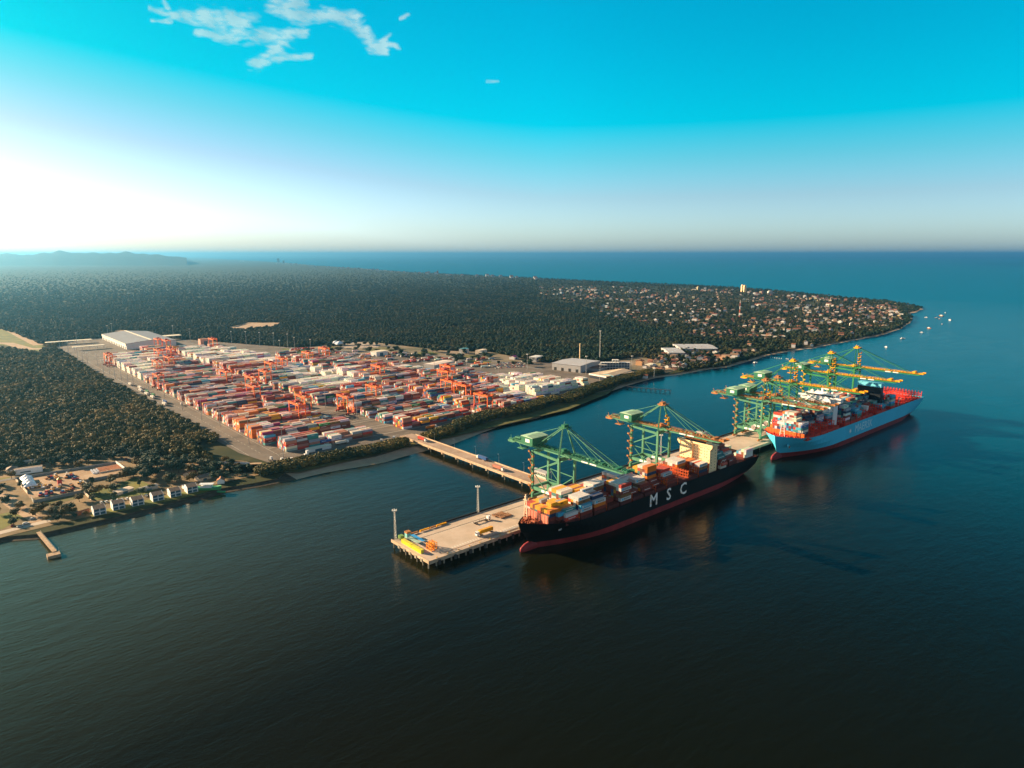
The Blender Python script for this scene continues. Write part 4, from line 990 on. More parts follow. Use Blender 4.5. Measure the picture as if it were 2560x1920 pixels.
    if walk is not grnd:
        tower = MATS['walkway_yellow']
        part('mast_stairs', tower, lambda b: [ (b.box(2.4+1.2*(i % 2), 4.6+1.2*(i % 2), tW-2, tW+2.4, zg+3+i*2.6, zg+3.3+i*2.6), b.box(2.6, 5.4, tW-1.6+(i % 2)*2.5, tW-1.3+(i % 2)*2.5, zg+3+i*2.6, zg+5.2+i*2.6)) for i in range(7 if big else 4)])
    # zigzag stair tower beside the landside leg
    def st(b):
        z = 11; i = 0
        while z < zg-2:
            d = 1 if i % 2 else -1
            b.bar((-hw-1.9, tL-d*1.3, z), (-hw-1.9, tL+d*1.3, z+3.6), .9, .35)
            b.box(-hw-2.6, -hw-.7, tL+d*1.1, tL+d*2.9, z+3.5, z+3.75); b.box(-hw-2.6, -hw-2.5, tL+d*1.1, tL+d*2.9, z+3.7, z+4.9); b.box(-hw-2.6, -hw-.7, tL+d*2.8, tL+d*2.9, z+3.7, z+4.9)
            z += 3.6; i += 1
    part('stair_tower', stairs_m, st)
    part('cable_reel', mat('reel_grey', (.32, .26, .24), .6), lambda b: (b.tube((-hw-1.6, 17, 19.6), (-hw-.9, 17, 19.6), 2.6, 2.6, 16), b.tube((-hw-1.9, 17, 19.6), (-hw-.6, 17, 19.6), .5, .5, 8)))
    return R_
sts(138.5, False, grnd, 'nearest green quay crane, its boom lowered over the black ship\'s forward containers', ora)
sts(264.4, False, MATS['stair_orange'], 'green quay crane with its boom over the black ship\'s cream deckhouse', ora)
sts(447, False, MATS['stair_orange'], 'green quay crane nearest the blue ship\'s bow, its boom across the deck', ora)
sts(473, False, MATS['stair_orange'], 'green quay crane close behind the one at the blue ship\'s bow', ora)
sts(505, True, yel, 'tall green crane with yellow walkways beside the blue ship\'s white bridge', yel)
sts(601, True, yel, 'tall green crane with yellow boom over the blue ship\'s dark funnel', yel)
sts(675, True, yel, 'farthest tall green crane with yellow boom reaching past the blue ship\'s stern', yel)

# ---------------------------------------------------------------- masts
def lightmast(x, y, h, label, group='floodlight masts round the port yard', z=2.9, lattice=False):
    o = MB()
    if lattice:
        for a, b_ in ((-.6, -.6), (.6, -.6), (.6, .6), (-.6, .6)): o.bar((a, b_, 0), (a*.5, b_*.5, h), .14)
        for i in range(int(h/2)):
            q = 1-.5*i*2/h; q2 = 1-.5*(i*2+2)/h; o.bar((-.6*q, -.6*q, i*2), (.6*q2, -.6*q2, i*2+2), .1); o.bar((-.6*q, .6*q, i*2), (-.6*q2, -.6*q2, i*2+2), .1); o.bar((.6*q, -.6*q, i*2), (.6*q2, .6*q2, i*2+2), .1)
    else: o.tube((0, 0, 0), (0, 0, h), .42, .2, 8)
    o = o.build('floodlight_mast', steel, None, (x, y, z)); tag(o, label, 'light mast', group)
    q = MB(); q.box(-1.4, 1.4, -1.4, 1.4, h-.1, h+.1)
    for i in range(6): a = i*pi/3; q.box(cos(a)*1.5-.3, cos(a)*1.5+.3, sin(a)*1.5-.3, sin(a)*1.5+.3, h+.1, h+.8)
    q.build('lamp_head', mat('lamp_head', (.6, .58, .54), .5), o); return o
lightmast(2.0, 44.6, 21.5, 'lattice mast at the free end corner of the quay', z=6, lattice=True, group='lattice masts on the quay')
lightmast(77.2, 45.2, 21.5, 'lattice mast halfway along the empty end of the quay', z=6, lattice=True, group='lattice masts on the quay')
lightmast(185.8, 44.5, 21.5, 'rusty lattice mast behind the nearest green crane', z=6, lattice=True, group='lattice masts on the quay')
lightmast(310, 45, 21.5, 'lattice mast on the quay behind the cream deckhouse', z=6, lattice=True, group='lattice masts on the quay')
MP = [(550.6,1066.7,34),(505,1051,34),(457,1026,34),(411.6,994,30),(373,985,30),(333.6,965,26),(320,958,26),(304,951,26),(288,946,26),(274,936,26),(259.5,933,26),(245,916,26),(219.5,911,26),(207.5,908.5,26),(194.6,897,26),(171,881,26),(150.5,879,26),(193,865,34),(271,850,40),(281,838,34),(434,847,36),(476,856,36),(580,866,38),(616,866,38),(650,868,38),(685,870,38),(700,882,30),(720,873,38),(737,880,36),(777,884,34),(859,894,38),(912,904,38),(969,922,38),(1031,941,38),(683,975,34),(746,984,34),(814,1020,34),(893,1049,36),(623,1110,36),(708,1143,36),(1086,936,36),(1203,924,36),(1167,950,36),(1246,968,36),(1318,930,36),(1320,1000,36),(1465,936,36),(1499,959,36),(1579,927,30),(1050,975,34),(1635,945,18)]
for i, (u, v, h) in enumerate(sorted(MP)):
    x, y = G(u, v, 2.9); where = 'at the left edge of the yard' if u < 560 and v > 875 else 'behind the container yard' if v < 905 and u < 1100 else 'at the front of the yard' if v > 1000 else 'among the stacks or sheds'
    lightmast(x, y, h*.86, f'slim floodlight mast {where}, {nth(i+1)} from the left of all')
x, y = G(1499, 903, 3)
lightmast(x, y, 58, 'tall thin lattice radio mast in front of the trees', 'radio masts', lattice=True)
x, y = G(1449, 912, 3)
tag(MB().tube((0, 0, 0), (0, 0, 40), 1.0, .8, 12).build('chimney', cream if 'cream' in globals() else conc, None, (x, y, 3)), 'tall pale round chimney behind the grey warehouse', 'chimney')
# vehicles ------------------------------------------------
whitev = mat('vehicle_white', (.75, .73, .70), .35); tyre = mat('tyre', (.02, .02, .02), .8); chs = mat('chassis_dark', (.05, .04, .04), .7)
def truck(x, y, rz, label, z, cab=whitev, box=None, trailer=True, grp='trucks in the port'):
    """cab points to local +x"""
    t = empty('truck', (x, y, z), rz, label, 'truck', grp)
    b = MB(); b.add([(6.6, -1.2, .8), (9.0, -1.2, .8), (9.0, 1.2, .8), (6.6, 1.2, .8), (6.6, -1.2, 3.4), (8.6, -1.2, 3.4), (8.6, 1.2, 3.4), (6.6, 1.2, 3.4)], [(0,3,2,1),(4,5,6,7),(0,1,5,4),(1,2,6,5),(2,3,7,6),(3,0,4,7)]); cbb = b.build('cab', cab, t)
    b = MB(); b.add([(9.02, -1.05, 2.1), (9.02, 1.05, 2.1), (8.70, 1.05, 3.1), (8.70, -1.05, 3.1)], [(0, 1, 2, 3)]); b.build('windscreen', glassd, cbb)
    if trailer:
        b = MB(); b.box(-6.2, 6.4, -.5, .5, .95, 1.3); b.box(-6.2, -5.8, -1.2, 1.2, 1.0, 1.35); b.box(5.6, 6.0, -1.2, 1.2, 1.0, 1.35); b.box(-.5, 0, -1.2, 1.2, 1.0, 1.35); b.build('chassis', chs, t)
    for xx in ((-5.2, -4.0, 4.2, 5.4, 7.9) if trailer else (5.4, 7.9)):
        b = MB()
        for s in (-1, 1): b.tube((xx, s*1.22, .5), (xx, s*.8, .5), .5, .5, 10)
        b.build('wheel_pair', tyre, t)
    if box: cont(x, y, z+1.36, 12.19, box, True, 'on the '+' '.join(label.split(',')[0].split()[:11]), True, None if box != 'S' else None, rz=rz, end=True)
    return t
truck(57, 10.8, pi, 'white cab truck carrying a yellow container near the black ship bow', 6, box='Y')
truck(67, 29.2, 0, 'truck with empty chassis parked on the open quay', 6)
truck(163, 252, -pi/2, 'white truck with red container at the shore end of the bridge', 6, box='R')
truck(167.8, 152, pi/2, 'white truck with blue container driving landward on the bridge', 6, box='B')
truck(159.8, 120, -pi/2, 'white truck with orange container driving seaward on the bridge', 6, box='S')
truck(186, 262, pi, 'truck with pale container turning at the landward bridge head', 3, box='w')
truck(205, 297, 0, 'truck with orange container behind the bridge head', 3, box='O')
truck(95, 306, 0, 'truck with pale container driving beside the front stacks', 3, box='w')
truck(300, 306, 0, 'truck with green-white container on the front road', 3, box='W')
truck(345, 312, 0, 'truck with red container on the front road', 3, box='R')
truck(398, 322, 0, 'truck with maroon container on the front road', 3, box='M')
truck(420, 336, 0, 'truck with yellow container under the white reefer stacks', 3, box='Y')
truck(455, 342, 0, 'truck with white container under the white reefer stacks', 3, box='w')
truck(330, 22, 0, 'truck with red container on the quay between the ships', 6, box='R')
truck(352, 15, pi, 'truck with pale container on the quay between the ships', 6, box='w')
truck(175, 20, 0, 'empty truck under the nearest green crane', 6)
truck(24, 620, pi/2, 'white truck parked on the left edge road of the yard', 3, grp='trucks parked along the left edge of the yard')
for i, (yy, bx) in enumerate(((640, 'w'), (655, 'B'), (700, 'w'), (716, 'G'), (732, 'w'), (748, 'G'), (766, 'W'), (790, 'w'), (830, 'w'))):
    truck(6+(i % 2)*4.5, yy, pi/2, f'parked truck with {CN[bx]} box, {nth(i+1)} from the front on the left edge road', 3, box=bx, grp='trucks parked along the left edge of the yard')
for i, (x, y, t) in enumerate(((14, 288, 0), (8, 297, .3), (22, 284, -.2), (38, 286, .1), (196, 280, .4), (236, 285, .1), (262, 292, .2), (312, 296, .1), (128, 278, 1), (142, 282, .5))):
    truck(x, y, t, f'short white tractor cab without trailer, {nth(i+1)} of those on the front road from the left', 3, trailer=False, grp='tractor cabs on the front road')
# things lying on the quay
def single(x, y, z, c, label, rz=0, L=12.19):
    cont(x, y, z, L, c, True, label, True, None, rz, True)
PAL['y'] = (.72, .62, .02); CN['y'] = 'acid yellow'
single(3.4, 31.2, 6, 'y', 'at the free end of the quay, the one nearer the mast', pi/2); single(3.4, 18.6, 6, 'y', 'at the free end of the quay, the one nearer the ships', pi/2)
b = MB(); sp = empty('spreader_stack', (12.5, 14, 6), 0, 'orange steel crane spreader frames standing near the yellow containers', 'spreader frame')
for i, (x, y) in enumerate(((-1.6, 0), (1.6, 1.5))):
    b = MB()
    for xx in (-1.2, 1.2):
        for yy in (-3, 0, 3): b.bar((x+xx, y+yy, 0), (x+xx, y+yy, 4.6), .35)
        for zz in (.2, 2.4, 4.5): b.bar((x+xx, y-3.2, zz), (x+xx, y+3.2, zz), .3)
        b.bar((x+xx, y-3, .2), (x+xx, y+3, 4.5), .25)
    for yy in (-3, 0, 3):
        for zz in (.2, 4.5): b.bar((x-1.2, y+yy, zz), (x+1.2, y+yy, zz), .3)
    b.build('frame', mat('spreader_orange', (.80, .28, .02), .6), sp)
cn = empty('canopy', (10, 31, 6), 0, 'open shelter with blue and pale green corrugated roofs on the quay end', 'shelter')
b = MB(); b.box(-3.4, -.2, -7.5, 5.5, 2.6, 2.8); b.build('green_roof', mat('roof_pale_green', (.35, .48, .38), .6, var=.2, scale=.5), cn)
b = MB(); b.box(.0, 2.6, -8.5, 6.5, 3.3, 3.5); b.build('blue_roof', mat('roof_blue', (.05, .30, .62), .5, var=.15, scale=.5), cn)
for x in (-3.2, 2.4):
    for y in (-7, 0, 5.2): b = MB(); b.bar((x, y, 0), (x, y, 2.7 if x < 0 else 3.3), .18); b.build('post', steel, cn)
kb = empty('site_cabin', (11, 42.5, 6), 0, 'pale blue cabin with a brown tank on its roof, beside the end mast', 'cabin')
MB().box(-1.6, 1.6, -1.6, 1.6, 0, 3.2).build('wall', mat('cabin_blue', (.20, .50, .50), .6), kb); MB().box(-1.8, 1.8, -1.8, 1.8, 3.21, 4.4).build('roof_tank', ora, kb)
kb = empty('tank_skid', (5.6, 42.6, 6), 0, 'green steel tank box between the end mast and the blue cabin', 'tank')
MB().box(-1.5, 1.5, -1.8, 1.8, .6, 2.8).build('tank', mat('tank_green', (.18, .30, .08), .6), kb)
for s in (-1.2, 1.2): MB().box(s-.15, s+.15, -1.5, 1.5, 0, .6).build('skid', chs, kb)
def barrier(x, L, m, lab):
    o = MB().box(-L/2, L/2, -.5, .5, .5, 1.3); o.box(-L/2, -L/2+.4, -.6, .6, 0, .5); o.box(L/2-.4, L/2, -.6, .6, 0, .5); tag(o.build('steel_beam', m, None, (x, 44.2, 6)), lab, 'steel beam', 'beams lying along the back of the quay')
barrier(16.5, 8, ora, 'rusty steel beam lying by the parapet next to the blue cabin'); barrier(26.5, 8, yel, 'yellow steel beam by the parapet, nearer the end mast'); barrier(34, 5, ora, 'short rusty beam by the parapet between two yellow ones'); barrier(41.5, 9, yel, 'yellow steel beam by the parapet, nearer the middle mast')
for j, y in enumerate((31.5, 26.2)):
    for i in range(7):
        b = MB(); x = 82+i*1.6; b.box(-.45, .45, -2.2, 2.2, .5, 1.1); b.tube((0, -1.6, .35), (.0, -1.9, .35), .35, .35, 8); b.tube((0, 1.6, .35), (0, 1.9, .35), .35, .35, 8); b.box(-.3, .3, 1.9, 2.3, 1.1, 1.5)
        tag(b.build('chassis_bogie', mat('bogie_brown', (.28, .14, .07), .8, var=.4, scale=1.0), None, (x+j*1.5, y, 6)), f'small brown cargo bogie, {WT[i]} from the left in the {"back" if j == 0 else "front"} row of bogies', 'bogie', 'bogies parked in two rows on the quay')
gw = empty('gangway', (95, 4, 6), 0, 'low white handrailed walkway along the quay edge by the bow', 'walkway')
b = MB(); b.box(-28, 25, -1, .2, .4, .55)
for i in range(27): b.bar((-28+i*2, .2, .4), (-28+i*2, .2, 1.5), .08)
b.build('deck', steel, gw)
b = MB(); b.bar((-28, .2, 1.5), (25, .2, 1.5), .1); b.bar((-28, -1, 1.5), (25, -1, 1.5), .1); b.build('handrail', whitep, gw)
tb = empty('terminal_office', (178.5, 81, 6), 0, 'long low white building with pillars behind the nearest crane', 'building')
MB().box(-2.6, 2.6, -9.5, 9.5, -1.5, 3.9).build('wall', mat('office_white', (.70, .66, .60), .6), tb); MB().box(-3.2, 3.2, -10, 10, 3.9, 4.3).build('roof', mat('office_roof', (.45, .43, .42), .7), tb)
b = MB()
for i in range(9): b.box(-2.72, -2.6, -8.9+i*2.1, -7.6+i*2.1, .6, 3.0)
b.build('windows', mat('office_glass', (.12, .12, .12), .2), tb); MB().box(-3.4, 3.4, -10.5, 10.5, -2.2, -1.5).build('base_slab', pilem, tb)
for sx_ in (-2.8, 2.8):
    for sy in (-9, -3, 3, 9): b = MB(); b.tube((sx_, sy, -8), (sx_, sy, -2.2), .4); b.build('pile', pilem, tb)
# ruined jetty off the beach
jt = empty('old_jetty', (0, 0, 0), 0, 'old narrow pier on thin dark piles jutting from the far beach', 'pier')
p0 = G(1562, 966, 3); p1 = G(1676, 976, 3)
b = MB(); b.bar((*p0, 3.2), (*p1, 3.2), 2.2, .5); b.build('deck', chs, jt)
for i in range(10):
    q = .06+i*.104; x, y = p0[0]+(p1[0]-p0[0])*q, p0[1]+(p1[1]-p0[1])*q
    b = MB(); b.tube((x-.8, y-1.5, -2), (x-.8, y-1.5, 3.4), .35); b.tube((x+.8, y+1.5, -2), (x+.8, y+1.5, 3.4), .35); b.build('pile_pair', chs, jt)
# ---------------------------------------------------------------- yard stacks
def yard_right(y):
    T = [(300, 505), (345, 560), (400, 545), (470, 520), (520, 490), (600, 455), (700, 425), (800, 390), (900, 352), (980, 325), (1060, 300), (1150, 262), (1230, 215), (1300, 190)]
    for a, b in zip(T, T[1:]):
        if a[0] <= y <= b[0]: return a[1]+(b[1]-a[1])*(y-a[0])/(b[0]-a[0])
    return T[-1][1]
def zone(x, y):
    u, v, d = PX(x, y, 12)
    if 470 < u < 700 and 858 < v < 905: return 'W'
    if 290 < u < 400 and 885 < v < 940: return 'C'
    if 735 < u < 900 and 918 < v < 965: return 'W'
    if 1000 < u < 1180 and 900 < v < 925: return 'W'
    if 1170 < u < 1480 and v < 925+(u-1170)*.02: return 'C'
    if 1250 < u < 1480 and v < 985: return 'W'
    if 590 < u < 650 and v > 1020: return 'O'
    return ''
rg = random.Random(77)
mixp = 'MMMMMMRRRKKNNBTTgggSSwWWLPGOY'
rows_ = 8; y0 = 316.0; bk = 0
while y0 < 1225:
    xr = yard_right(y0)-12
    segs = [(31 if y0 > 330 else 36, 140), (178, 291), (297, 420), (429, 560)]
    if bk >= 5: segs = [(31, 158), (163, 290), (296, 420), (426, 540)]
    if y0 < 330: segs = [(38, 141), (180, 291), (297, 400)]
    for si, (xa, xb) in enumerate(segs):
        xb = min(xb, xr)
        if xb-xa < 26: continue
        if y0 > 1150 and xa < 100: xa = 112
        nb = int((xb-xa)/12.75)
        lvl = rg.choice((4, 4, 5, 5)); prev = None; runc = None
        for i in range(nb):
            x = xa+6.1+i*12.75
            if rg.random() < .25: lvl = max(3, min(5, lvl+rg.choice((-1, 1))))
            edge_ = si == 0 and i < 3
            if edge_: lvl = max(lvl, 5 if i < 2 else 4)
            zn = zone(x, y0)
            hole = rg.random() < .05 and not edge_
            for r in range(rows_):
                y = y0+1.22+r*2.85
                h = lvl+(rg.choice((0, 0, 0, 0, 0, -1, -1, -2)))
                if zn in ('W', 'C'): h = lvl+rg.choice((0, 0, 0, -1)); h = max(h, 3)
                if r == 0: h = min(h, rg.choice((2, 3, 3, 4, 5, 5)) if not edge_ else rg.choice((3, 4, 5)))
                if hole: h = rg.choice((0, 1, 1, 2))
                h = max(0, min(5, h))
                if rg.random() < .18 or runc is None: runc = rg.choice(mixp)
                sc_ = rg.choice(mixp[:33])
                for k in range(h):
                    c = rg.choice(mixp) if rg.random() < .5 else rg.choice((sc_, sc_, 'M', 'S', 'w'))
                    if k == h-1 and rg.random() < .35: c = runc
                    if zn == 'W' and rg.random() < .86: c = rg.choice('WwwWW')
                    if zn == 'C' and rg.random() < .9: c = rg.choice('wwwW')
                    if zn == 'O' and rg.random() < .5: c = 'O'
                    top = k == h-1
                    e = top or (r == 0) or (i == 0)
                    w_ = f'tier {k+1}, row {r+1}, bay {i+1}, group {si+1} of yard block {bk+1}'
                    cont(x, y, 2.95+k*2.6, 12.19, c, e, w_, r == 0 or rg.random() < .3, logo_for(c, rg) if r == 0 else None, end=i == 0 and (r < 6))
    bk += 1; y0 += 37.0 if bk != 1 else 38.5
# small loose group by the front gate
for (x, y, z, c) in ((40, 312, 0, 'Y'), (40, 312.0, 2.6, 'G')):
    pass
# ---------------------------------------------------------------- yard gantry cranes
rt = mat('gantry_orange', (.80, .13, .02), .55, var=.12, scale=.3); rtd = mat('gantry_red_dark', (.35, .04, .02), .6)
def make_rtg():
    R_ = empty('yard_gantry_crane', (0, 0, 0), 0, 'x', 'yard crane', 'orange rubber tyred gantry cranes over the stacks')
    H = 22.0; hw = 4.2; span = 13.8
    for x in (-hw, hw):
        for y in (-span, span): MB().bar((x, y, 2.0), (x, y, H-1), 1.0, 1.1).build('leg', rt, R_)
        b = MB(); b.box(x-.8, x+.8, -span-1, span+1, H-1, H+.9); b.build('main_girder', rt, R_)
    for y in (-span, span):
        b = MB(); b.box(-hw-3.2, hw+3.2, y-.7, y+.7, 1.3, 2.6); b.box(-hw, hw, y-.5, y+.5, 5.2, 6.0); b.bar((-hw, y, 6), (hw, y, 2.6), .3); sb = b.build('sill_beam', rtd, R_)
        for x in (-hw-2.2, -hw+1, hw-1, hw+2.2): b = MB(); b.tube((x, y-.35, .8), (x, y+.35, .8), .8, .8, 10); b.build('wheel', tyre, sb)
        b = MB(); b.box(-hw, hw, y-.6, y+.6, H-.8, H+.6); b.build('end_tie', rt, R_)
    b = MB(); b.box(-3, 3.6, span-.1, span+2.2, 2.7, 5.6); b.build('engine_box', rtd, R_)
    b = MB(); b.box(-hw-1.2, hw+1.2, -3, 3, H+.9, H+1.8); b.box(-2.6, 2.6, -2.2, 2.2, H+1.8, H+3.6); b.box(-1, 1, -4.4, -2.6, H+.9, H+2.6); tr = b.build('trolley', rtd, R_)
    b = MB(); b.box(1.0, 2.8, 3, 5.2, H-3.4, H-.9); b.build('operator_cab', signw, tr)
    b = MB(); b.box(-6, 6, -.6, .6, 13.4, 14.0)
    for x in (-2, 2): b.bar((x, -.5, 14), (x, -.5, H), .1); b.bar((x, .5, 14), (x, .5, H), .1)
    b.build('spreader', mat('spreader_yellow', (.75, .40, .03), .6), tr)
    b = MB()
    for x in (-hw-.9, hw+.8):
        b.box(x, x+.1, -span-1, span+1, H+1.7, H+1.85)
        for i in range(13): b.box(x, x+.1, -span-1+i*2.2, -span-.9+i*2.2, H+.8, H+1.8)
    b.build('handrail', yel, R_); return R_
rproto = make_rtg(); first = True
RT_ = [(811,884),(766,895),(705,911),(677,923),(659,943),(623,957),(635,984),(748,1006),(745,1030),(865,1011),(942,986),(937,929),(571,947),(1115,930),(1109,967),(1162,982),(1192,1003),(278,903),(398,861),(412,862),(400,890),(428,886),(396,919),(430,910),(405,958),(534,860),(1130,948)]
for i, (u, v) in enumerate(sorted(RT_)):
    x, y = G(u, v, 14); k = round((y-10-316)/37.0); y = 316+37*k+1.5+10.2
    o = rproto if first else copy_tree(rproto, None); first = False
    o.location = (x, y, 2.95); o['label'] = f'orange gantry crane straddling the container stacks, {nth(i+1)} from the left'
# ---------------------------------------------------------------- left shore settlement
tree_n = 0; TREES = []
def tree(x, y, h, mesh, lab, grp, z=2.5, wide=1.0, m=None, rzv=None):
    """individual tree: trunk and limbs at the root, crown as its child"""
    s = h/9.5
    b = MB(); b.tube((0, 0, 0), (.1*s, 0, 3.2*s), .32*s, .22*s, 7)
    for i in range(4): a = i*1.6+x; b.tube((.1*s, 0, 3.0*s), (cos(a)*2.2*s*wide, sin(a)*2.2*s*wide, 5.4*s), .16*s, .07*s, 5)
    o = b.build('tree', bark, None, (x, y, z), rzv if rzv is not None else (x*7+y) % 6.28)
    c = ob('crown', mesh, o, (0, 0, 1.0*s)); c.scale = (s*wide, s*wide, s)
    TREES.append((o, lab, grp)); return o
CRD = [crown_mesh('tree_crown', 260, 61+i, leafy, 'flat' if i else 'dome', .8) for i in range(2)]
CRG = [crown_mesh('tree_crown', 620, 71+i, leaf, k, .75) for i, k in enumerate(('dome', 'flat', 'tall'))]
whw = mat('house_white', (.78, .76, .74), .6, var=.06, scale=.4); roofb = mat('house_roof_brown', (.22, .16, .12), .8, var=.25, scale=.6); glb = mat('blue_shutter', (.03, .10, .14), .3)
def guest_house(x, y, lab):
    R_ = empty('guest_house', (x, y, 2.6), 0, lab, 'house', 'white two storey guest houses by the water')
    W_, D_, H_ = 8.6, 9.5, 5.4
    b = MB(); b.prism([(0, .9), (W_, .9), (W_, D_), (0, D_)], 0, H_); b.box(0, .3, 0, .9, 0, H_); b.box(W_-.3, W_, 0, .9, 0, H_); b.box(W_/2-.15, W_/2+.15, 0, .9, 0, H_); b.box(.3, W_-.3, 0, .9, 2.6, 2.85)
    b.add([(0, 0, H_), (0, D_, H_), (0, D_*.62, H_+1.7), (.25, 0, H_), (.25, D_, H_), (.25, D_*.62, H_+1.7)], [(0, 2, 1), (3, 4, 5), (0, 3, 5, 2), (1, 2, 5, 4)])
    b.add([(W_-.25, 0, H_), (W_-.25, D_, H_), (W_-.25, D_*.62, H_+1.7), (W_, 0, H_), (W_, D_, H_), (W_, D_*.62, H_+1.7)], [(0, 2, 1), (3, 4, 5), (0, 3, 5, 2), (1, 2, 5, 4)])
    b.build('wall', whw, R_)
    b = MB(); b.add([(.3, -.3, H_-.1), (W_-.3, -.3, H_-.1), (W_-.3, D_*.62, H_+1.6), (.3, D_*.62, H_+1.6), (.3, D_+.2, H_-.1), (W_-.3, D_+.2, H_-.1)], [(0, 1, 2, 3), (3, 2, 5, 4)]); b.build('roof', roofb, R_)
    for cx in (.5, W_/2+.4):
        for z in (.3, 3.1): b = MB(); b.box(cx, cx+W_/2-1.0, .84, .9, z, z+2.0); b.box(cx+1.5, cx+1.62, .80, .84, z, z+2.0); b.build('window', glb, R_)
    b = MB(); b.box(.3, W_-.3, .05, .1, 3.6, 3.68); b.build('balcony_rail', steel, R_)
    b = MB(); b.box(-.05, 0, .3, D_, 2.55, 2.75); b.build('wall_band', glb, R_)
for i, lab in enumerate(('white two storey house nearest the small jetty', 'white two storey house with extra front terrace, second from the jetty', 'white two storey house third from the jetty', 'white two storey house in the middle of lawn, fourth from the jetty', 'white two storey house fifth from the jetty', 'white two storey house next to the green boat')):
    guest_house(-148.5+i*13.9+(1.5 if i > 2 else 0), 245+i*1.2+(2 if i == 1 else 0), lab)
def wall_run(pts, h, lab, z=2.6, m=None, th=.35):
    b = MB()
    for a, c in zip(pts, pts[1:]): b.bar((a[0], a[1], z+h/2), (c[0], c[1], z+h/2), th, h)
    o = b.build('boundary_wall', m or whw); tag(o, lab, 'wall', 'low walls round the shore compounds'); return o
wc = mat('wall_cream', (.62, .50, .38), .8, var=.15, scale=.3); wg = mat('wall_shade_grey', (.26, .26, .24), .8, var=.2, scale=.3)
wall_run([(-184.5, 394), (-181, 341)], 2.6, 'pale wall beside the white tents', m=wc)
wall_run([(-180.2, 325), (-180.1, 311.5), (-144, 314), (-137, 320), (-139.3, 343)], 2.6, 'wall round the front of the equipment compound', m=wg)
wall_run([(-104, 389), (-101, 344)], 2.8, 'white slanting wall right of the timber stack')
wall_run([(-139, 345), (-101, 344)], 2.4, 'long grey wall behind the bushes', m=wg)
wall_run([(-144.2, 313), (-143, 288)], 2.2, 'short white wall running down towards the parked cars', m=wc)
wall_run([(-184, 395), (-104, 390)], 2.0, 'back wall along the lane', m=wg)
wall_run([(-26, 322), (-6, 300)], 2.0, 'white wall beside the yard corner', m=whw)
wall_run([(-52, 318), (-26, 322)], 2.0, 'pale blue-green wall before the yard corner', m=mat('wall_teal', (.22, .40, .38), .8))
for i in range(4):
    tt = empty('marquee', (-179.5+2.5, 384-i*8.6, 2.6), 0, f'white pointed tent, {WT[i]} from the back of the row', 'tent', 'four white tents in a row')
    b = MB(); b.add([(-4.6, -4, 3), (4.6, -4, 3), (4.6, 4, 3), (-4.6, 4, 3), (0, 0, 6.2)], [(0, 1, 4), (1, 2, 4), (2, 3, 4), (3, 0, 4)]); b.box(-4.6, 4.6, -4, 4, 2.6, 2.98); b.build('tent_roof', mat('tent_canvas', (.82, .84, .86), .5), tt)
    for xx in (-4.4, 4.4):
        for yy in (-3.8, 3.8): b = MB(); b.bar((xx, yy, 0), (xx, yy, 2.7), .15); b.build('post', steel, tt)
lb_ = empty('long_house', (-172.5, 411, 2.6), R(-8), 'long low white building with parapet beside the lane', 'house')
b = MB(); b.box(-11, 11, -2.6, 4, 0, 4.6); b.box(-11, 11, -2.9, -2.6, 0, 5.2); b.build('wall', whw, lb_); MB().box(-11.2, 11.2, -2.5, 4.4, 4.62, 4.9).build('roof', roofb, lb_)
MB().box(-6, 2, -2.98, -2.9, 1.6, 2.6).build('window', glb, lb_)
hh_ = empty('corner_house', (-184, 421, 2.6), R(-8), 'square white house with brown hipped roof left of the long building', 'house')
MB().box(-4, 4, -5, 5, 0, 4.2).build('wall', whw, hh_); MB().add([(-4.6, -5.6, 4.2), (4.6, -5.6, 4.2), (4.6, 5.6, 4.2), (-4.6, 5.6, 4.2), (0, -1, 6.6), (0, 1, 6.6)], [(0, 1, 4), (1, 2, 5, 4), (2, 3, 5), (3, 0, 4, 5)]).build('roof', roofb, hh_)
def shed(x, y, wx, wy, h, rz, lab, wm_, rm_, name='shed', hr=1.0, grp=None, cat='shed', axis='x'):
    R_ = empty(name, (x, y, 2.6), rz, lab, cat, grp)
    MB().box(-wx/2, wx/2, -wy/2, wy/2, 0, h).gend(-wx/2, wx/2, -wy/2, wy/2, h, h+hr, axis).build('wall', wm_, R_); MB().gable(-wx/2, wx/2, -wy/2, wy/2, h, h+hr, axis).build('roof', rm_, R_)
    b = MB(); b.box(-wx*.2, wx*.1, -wy/2-.06, -wy/2, 0, h*.7); b.build('door', glb, R_); return R_
grs = mat('shed_green', (.05, .26, .14), .6); rtile = mat('roof_terracotta', (.36, .13, .06), .8, var=.25, scale=.5); rgrey = mat('roof_grey', (.30, .29, .28), .7, var=.15, scale=.3)
shed(-166, 277, 8, 5, 3.4, 0, 'green walled shed with dark roof above the yellow bush', grs, mat('roof_dark', (.06, .06, .055), .8))
shed(-154, 258, 9, 3, 1.8, .3, 'low rust-red roofed shed left of the first white house', rtile, rtile)
shed(-60, 300, 10, 9, 3, .5, 'brown hipped cottage in the trees right of the compounds', wc, rtile, 'cottage', 2.2, cat='house')
shed(-72, 268, 9, 5, 2.6, .1, 'flat pale building with blue end behind the last white houses', whw, rgrey)
shed(-55, 283, 12, 8, 2.6, .3, 'brown roofed restaurant behind the green boat', wc, roofb, 'restaurant', 1.8, cat='house')
shed(-46, 262, 7, 6, 3, 1.2, 'terracotta roofed boathouse right of the green boat', whw, rtile, 'boathouse', 2.2, cat='house')
shed(-118, 292, 14, 8, 2.4, .35, 'pale flat-roofed pavilion behind the parked cars', wc, wc, 'pavilion', .3, cat='house')
shed(-100, 285, 14, 6, 2.6, .2, 'grey roofed shed right of the pavilion', wg, rgrey, hr=.8)
